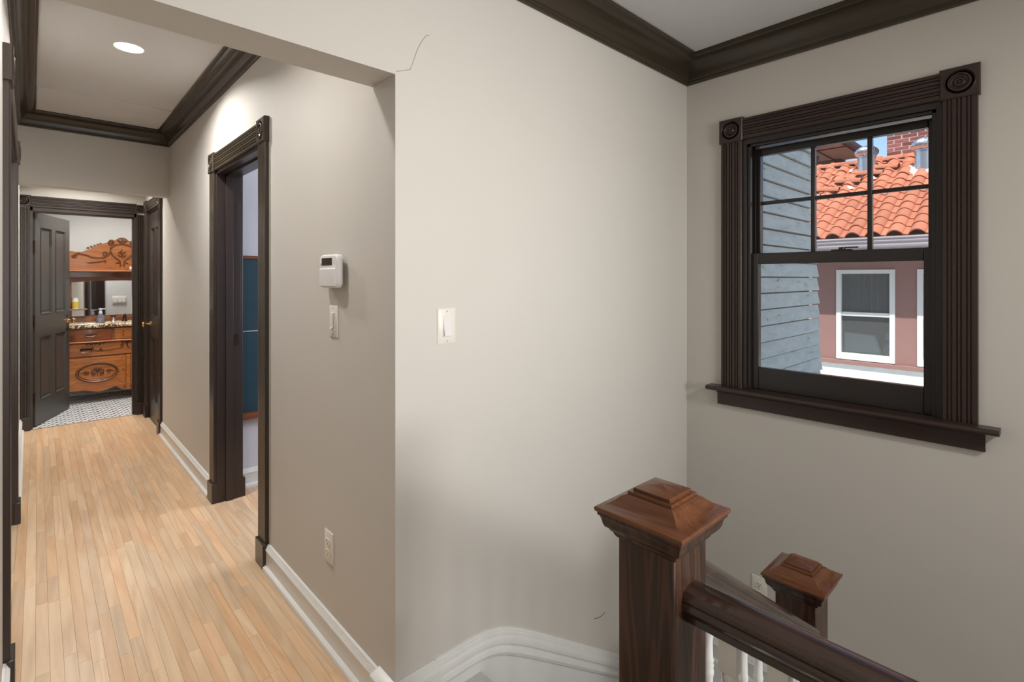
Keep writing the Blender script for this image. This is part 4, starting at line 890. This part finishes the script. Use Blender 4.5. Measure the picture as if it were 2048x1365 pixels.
b = B(); b.prism([(0, 0), (0, -.020), (.012, -.026), (.014, -.06), (.030, -.075), (.034, -.12), (.06, -.145), (.06, -.16), (.12, -.16), (.12, 0)], (EX - .055, -1.5, EZ + .0), (1, 0, 0), (0, 0, 1), (0, 1, 0), 6.5); b.build('gutter', 'gutter', nh, angle=25)
B().box(EX + .02, NX + .01, -1.5, 5, EZ - .16, EZ - .14).build('eave_soffit', 'gutter', nh, smooth=False)
RX = 11.2; RZ = EZ + SL * (RX - EX)
b = B(); b.prism([(EX, EZ - .03), (RX, RZ - .03), (RX + 3, RZ - .03 - 1.8), (RX + 3, EZ - .1), (EX, EZ - .1)], (0, -1.5, 0), (1, 0, 0), (0, 0, 1), (0, 1, 0), 6.5); b.build('roof_deck', 'terra', nh, smooth=False)
# one S-shaped tile, copied
TW = .245; TE = .245; TL = .30
def tile():
    n = 12; b = B(); vs = []
    for i in range(n + 1):
        s = i / n; y = TW * (.5 - s) * 1.04; h = (.062 * max(0, math.sin(PI * (s - .26) / .74)) ** .85 if s > .26 else .006 * math.cos(s / .26 * PI) - .006)
        for x, l in ((0, .018), (TL, 0)): vs += [(x, y, h + l), (x, y, h + l - .016)]
    fs = []
    for i in range(n):
        a = i * 4; c = a + 4; fs += [(a, c, c + 2, a + 2), (a + 1, a + 3, c + 3, c + 1), (a, a + 1, c + 1, c), (a + 2, c + 2, c + 3, a + 3)]
    fs += [(0, 2, 3, 1), (n * 4, n * 4 + 1, n * 4 + 3, n * 4 + 2)]
    return b.add(vs, fs)
src = None; rows = int((RX - EX) / math.cos(SA) / TE) + 1
for r in range(rows):
    for c in range(17):
        s = r * TE; y = .38 + TW * c + .0
        if src is None: o = tile().build('roof_tile', 'terra', nh, local=True, angle=50); src = o
        else: o = src.copy(); COL.objects.link(o); o.parent = nh
        j = 1 if r > 7 else .25
        x = EX + s * math.cos(SA) - .02; z = EZ + s * math.sin(SA) + .012
        o.location = (x - NX + R.uniform(-.012, .012) * j, y - 1.9 + R.uniform(-.006, .006) * j, z + R.uniform(-.002, .008) * j)
        o.rotation_euler = (R.uniform(-.03, .03) * j, -SA + R.uniform(-.02, .03) * j, R.uniform(-.05, .05) * j * (1.5 if R.random() < .2 else 1))
# mortared ridge tiles and loose cap tiles
def captile(L=.40, r=.075):
    b = B(); b.lathe([(r, 0), (r * .88, L), (r * .88 - .014, L), (r - .014, 0), (r, 0)], (0, 0, 0), 'X', 10, -PI / 2 - .1 + PI / 2, PI / 2 + .1 + PI / 2); return b
src = None
def addcap(x, y, z, rx, ry, rz):
    global src
    if src is None: o = captile().build('ridge_tile', 'terra', nh, local=True, angle=50); src = o
    else: o = src.copy(); COL.objects.link(o); o.parent = nh
    o.location = (x - NX, y - 1.9, z); o.rotation_euler = (rx, ry, rz)
for k in range(10): addcap(RX - .02, .6 + k * .33, RZ + .03 + R.uniform(-.01, .02), 0, R.uniform(-.04, .04), PI / 2 + R.uniform(-.08, .08))
def onroof(x, up=.03): return EZ + SL * (x - EX) + up
for x, y, rz in ((10.05, 2.62, 1.25), (10.32, 2.36, 1.15), (10.55, 2.10, 1.2), (10.75, 1.92, 1.1), (9.85, 2.85, 1.3)): addcap(x, y, onroof(x, .06), 0, -.1, rz + .35)
for x, y in ((10.15, 2.5), (10.45, 2.25), (10.9, 2.6), (9.95, 2.8), (10.7, 1.75)): B().sq([(.07, 0), (.05, .05), (.01, .065)], (x, y, onroof(x, .02))).build('mortar_dab', 'flash', nh)
# chimney with separate bricks
ch = thing('brick_chimney', 'red brown brick chimney rising from the tile roof', 'chimney', (RX + .2, 1.75, 3.4))
B().box(RX - .0255, RX + .5, 1.22, 2.172, 2.9, 5.2).build('mortar_core', 'mortar', ch, smooth=False)
src = None; z = 3.27; row = 0
while z < 5.15:
    off = 0 if row % 2 == 0 else .112; y = 2.178 + off
    while y > 1.24:
        y1 = max(y - .212, 1.216); ya = min(y, 2.178)
        if ya - y1 > .03:
            L = ya - y1
            b = B(); b.box(0, .05, 0, L - .010, 0, .056); o = b.build('brick', 'brick', ch, smooth=False, local=True)
            o.location = (RX - .028 - RX - .2 + R.uniform(-.002, .002), y1 - 1.75, z - 3.4)
        y -= .222
    z += .0675; row += 1
def vent(x, y, r, h, label):
    z = onroof(x, -.02); t = thing('turbine_vent', label, 'roof vent', (x, y, z), 'turbine vents on the tile roof')
    B().lathe([(r, 0), (r, h), (r + .012, h), (r + .012, h + .02), (r * .9, h + .02)], (x, y, z), 'Z', 28).build('pipe', 'steel', t)
    b = B(); R1 = r * 1.36; n = 22; zz = z + h + .01; H = r * 1.42
    for i in range(n):
        vs = []; m = 8
        for j in range(m + 1):
            q = j / m
            rad = R1 * math.sin(PI * (.20 + .68 * q)) ** .75
            for d in (0, .85):
                a = 2 * PI * (i + d) / n + q * .5; rr_ = rad * (1 if d == 0 else .92); vs.append((x + rr_ * math.cos(a), y + rr_ * math.sin(a), zz + H * q))
        b.add(vs, [(2 * j, 2 * j + 1, 2 * j + 3, 2 * j + 2) for j in range(m)])
    b.lathe([(R1 * .55, H * .96), (R1 * .2, H * 1.03), (.0005, H * 1.05)], (x, y, zz), 'Z', 20); b.build('turbine_head', 'steel', t, angle=60)
    b = B(); pr = []
    for k in range(24): a = 2 * PI * k / 24; q = r * (1.55 + .25 * math.sin(k * 2.7)); pr.append((q * math.cos(a), q * math.sin(a)))
    b.add([(x + a, y + c, onroof(x + a, .065)) for a, c in pr] + [(x + a * .6, y + c * .6, onroof(x + a * .6, .085)) for a, c in pr] + [(x + a * 1.02, y + c * 1.02, onroof(x + a, .02)) for a, c in pr],
          [(k, (k + 1) % 24, (k + 1) % 24 + 24, k + 24) for k in range(24)] + [(k, k + 48, (k + 1) % 24 + 48, (k + 1) % 24) for k in range(24)])
    b.build('flashing', 'flash', t)
vent(10.62, 1.54, .147, .335, 'large turbine vent in front of the brick chimney')
vent(10.80, 2.392, .134, .30, 'smaller turbine vent left of the brick chimney against the sky')
# the taller house beyond
fh = thing('distant_house', 'shaded eave of a taller house beyond the tile ridge', 'house', (14, 4.5, 0))
B().box(14.0, 14.4, 3.62, 9, 0, 6.5).build('house_wall', 'mauve', fh, smooth=False)
b = B(); b.prism([(3.18, 4.20), (9, 4.20), (9, 4.36), (3.18, 4.36)], (11.6, 0, 0), (0, 1, 0), (0, 0, 1), (1, 0, 0), 2.7); b.build('soffit', 'soffit', fh, bevel=.02)
for q in (3.75, 4.35, 4.95): B().box(11.6, 14, q, q + .03, 4.185, 4.20).build('soffit_seam', 'mauve', fh)
B().box(12.75, 12.79, 3.2, 9, 4.18, 4.20).build('soffit_seam', 'mauve', fh)
b = B(); b.prism([(0, 0), (0, -.32), (.28, 0)], (13.2, 3.92, 4.20), (1, 0, 0), (0, 0, 1), (0, 1, 0), .06); b.build('bracket', 'mauve', fh)
b = B(); b.tube([(11.6, 3.16, 4.24), (12.4, 3.14, 4.24), (13.4, 3.12, 4.22), (14.3, 3.12, 4.2)], .09, 8); b.build('gutter', 'mauve', fh)
# things seen through the neighbour's window
b = B(); b.add([(9.08, 1.80, .12), (9.08, 2.31, .12), (9.17, 2.31, .12), (9.17, 1.80, .12), (9.10, 1.92, .50), (9.10, 2.31, .52), (9.16, 2.31, .52), (9.16, 1.90, .50)], [(0, 3, 2, 1), (4, 5, 6, 7), (0, 1, 5, 4), (1, 2, 6, 5), (2, 3, 7, 6), (3, 0, 4, 7)])
tag(b.build('draped_sheet', 'cloth', bevel=.015), 'white sheet draped over a block behind the neighbour window', 'sheet')
b = B(); b.lathe([(.0005, -.14), (.05, -.11), (.075, 0), (.06, .12), (.0005, .16)], (9.125, 1.745, .27), 'Z', 18); tag(b.build('speckled_cushion', 'spot'), 'speckled grey cushion at the neighbour window corner', 'cushion')
b = B(); b.lathe([(.0005, -.07), (.05, -.05), (.062, 0), (.045, .06), (.0005, .08)], (9.125, 1.735, .49), 'Z', 18); tag(b.build('blue_ball', 'blue'), 'light blue rounded thing on top of the speckled cushion', 'ball')
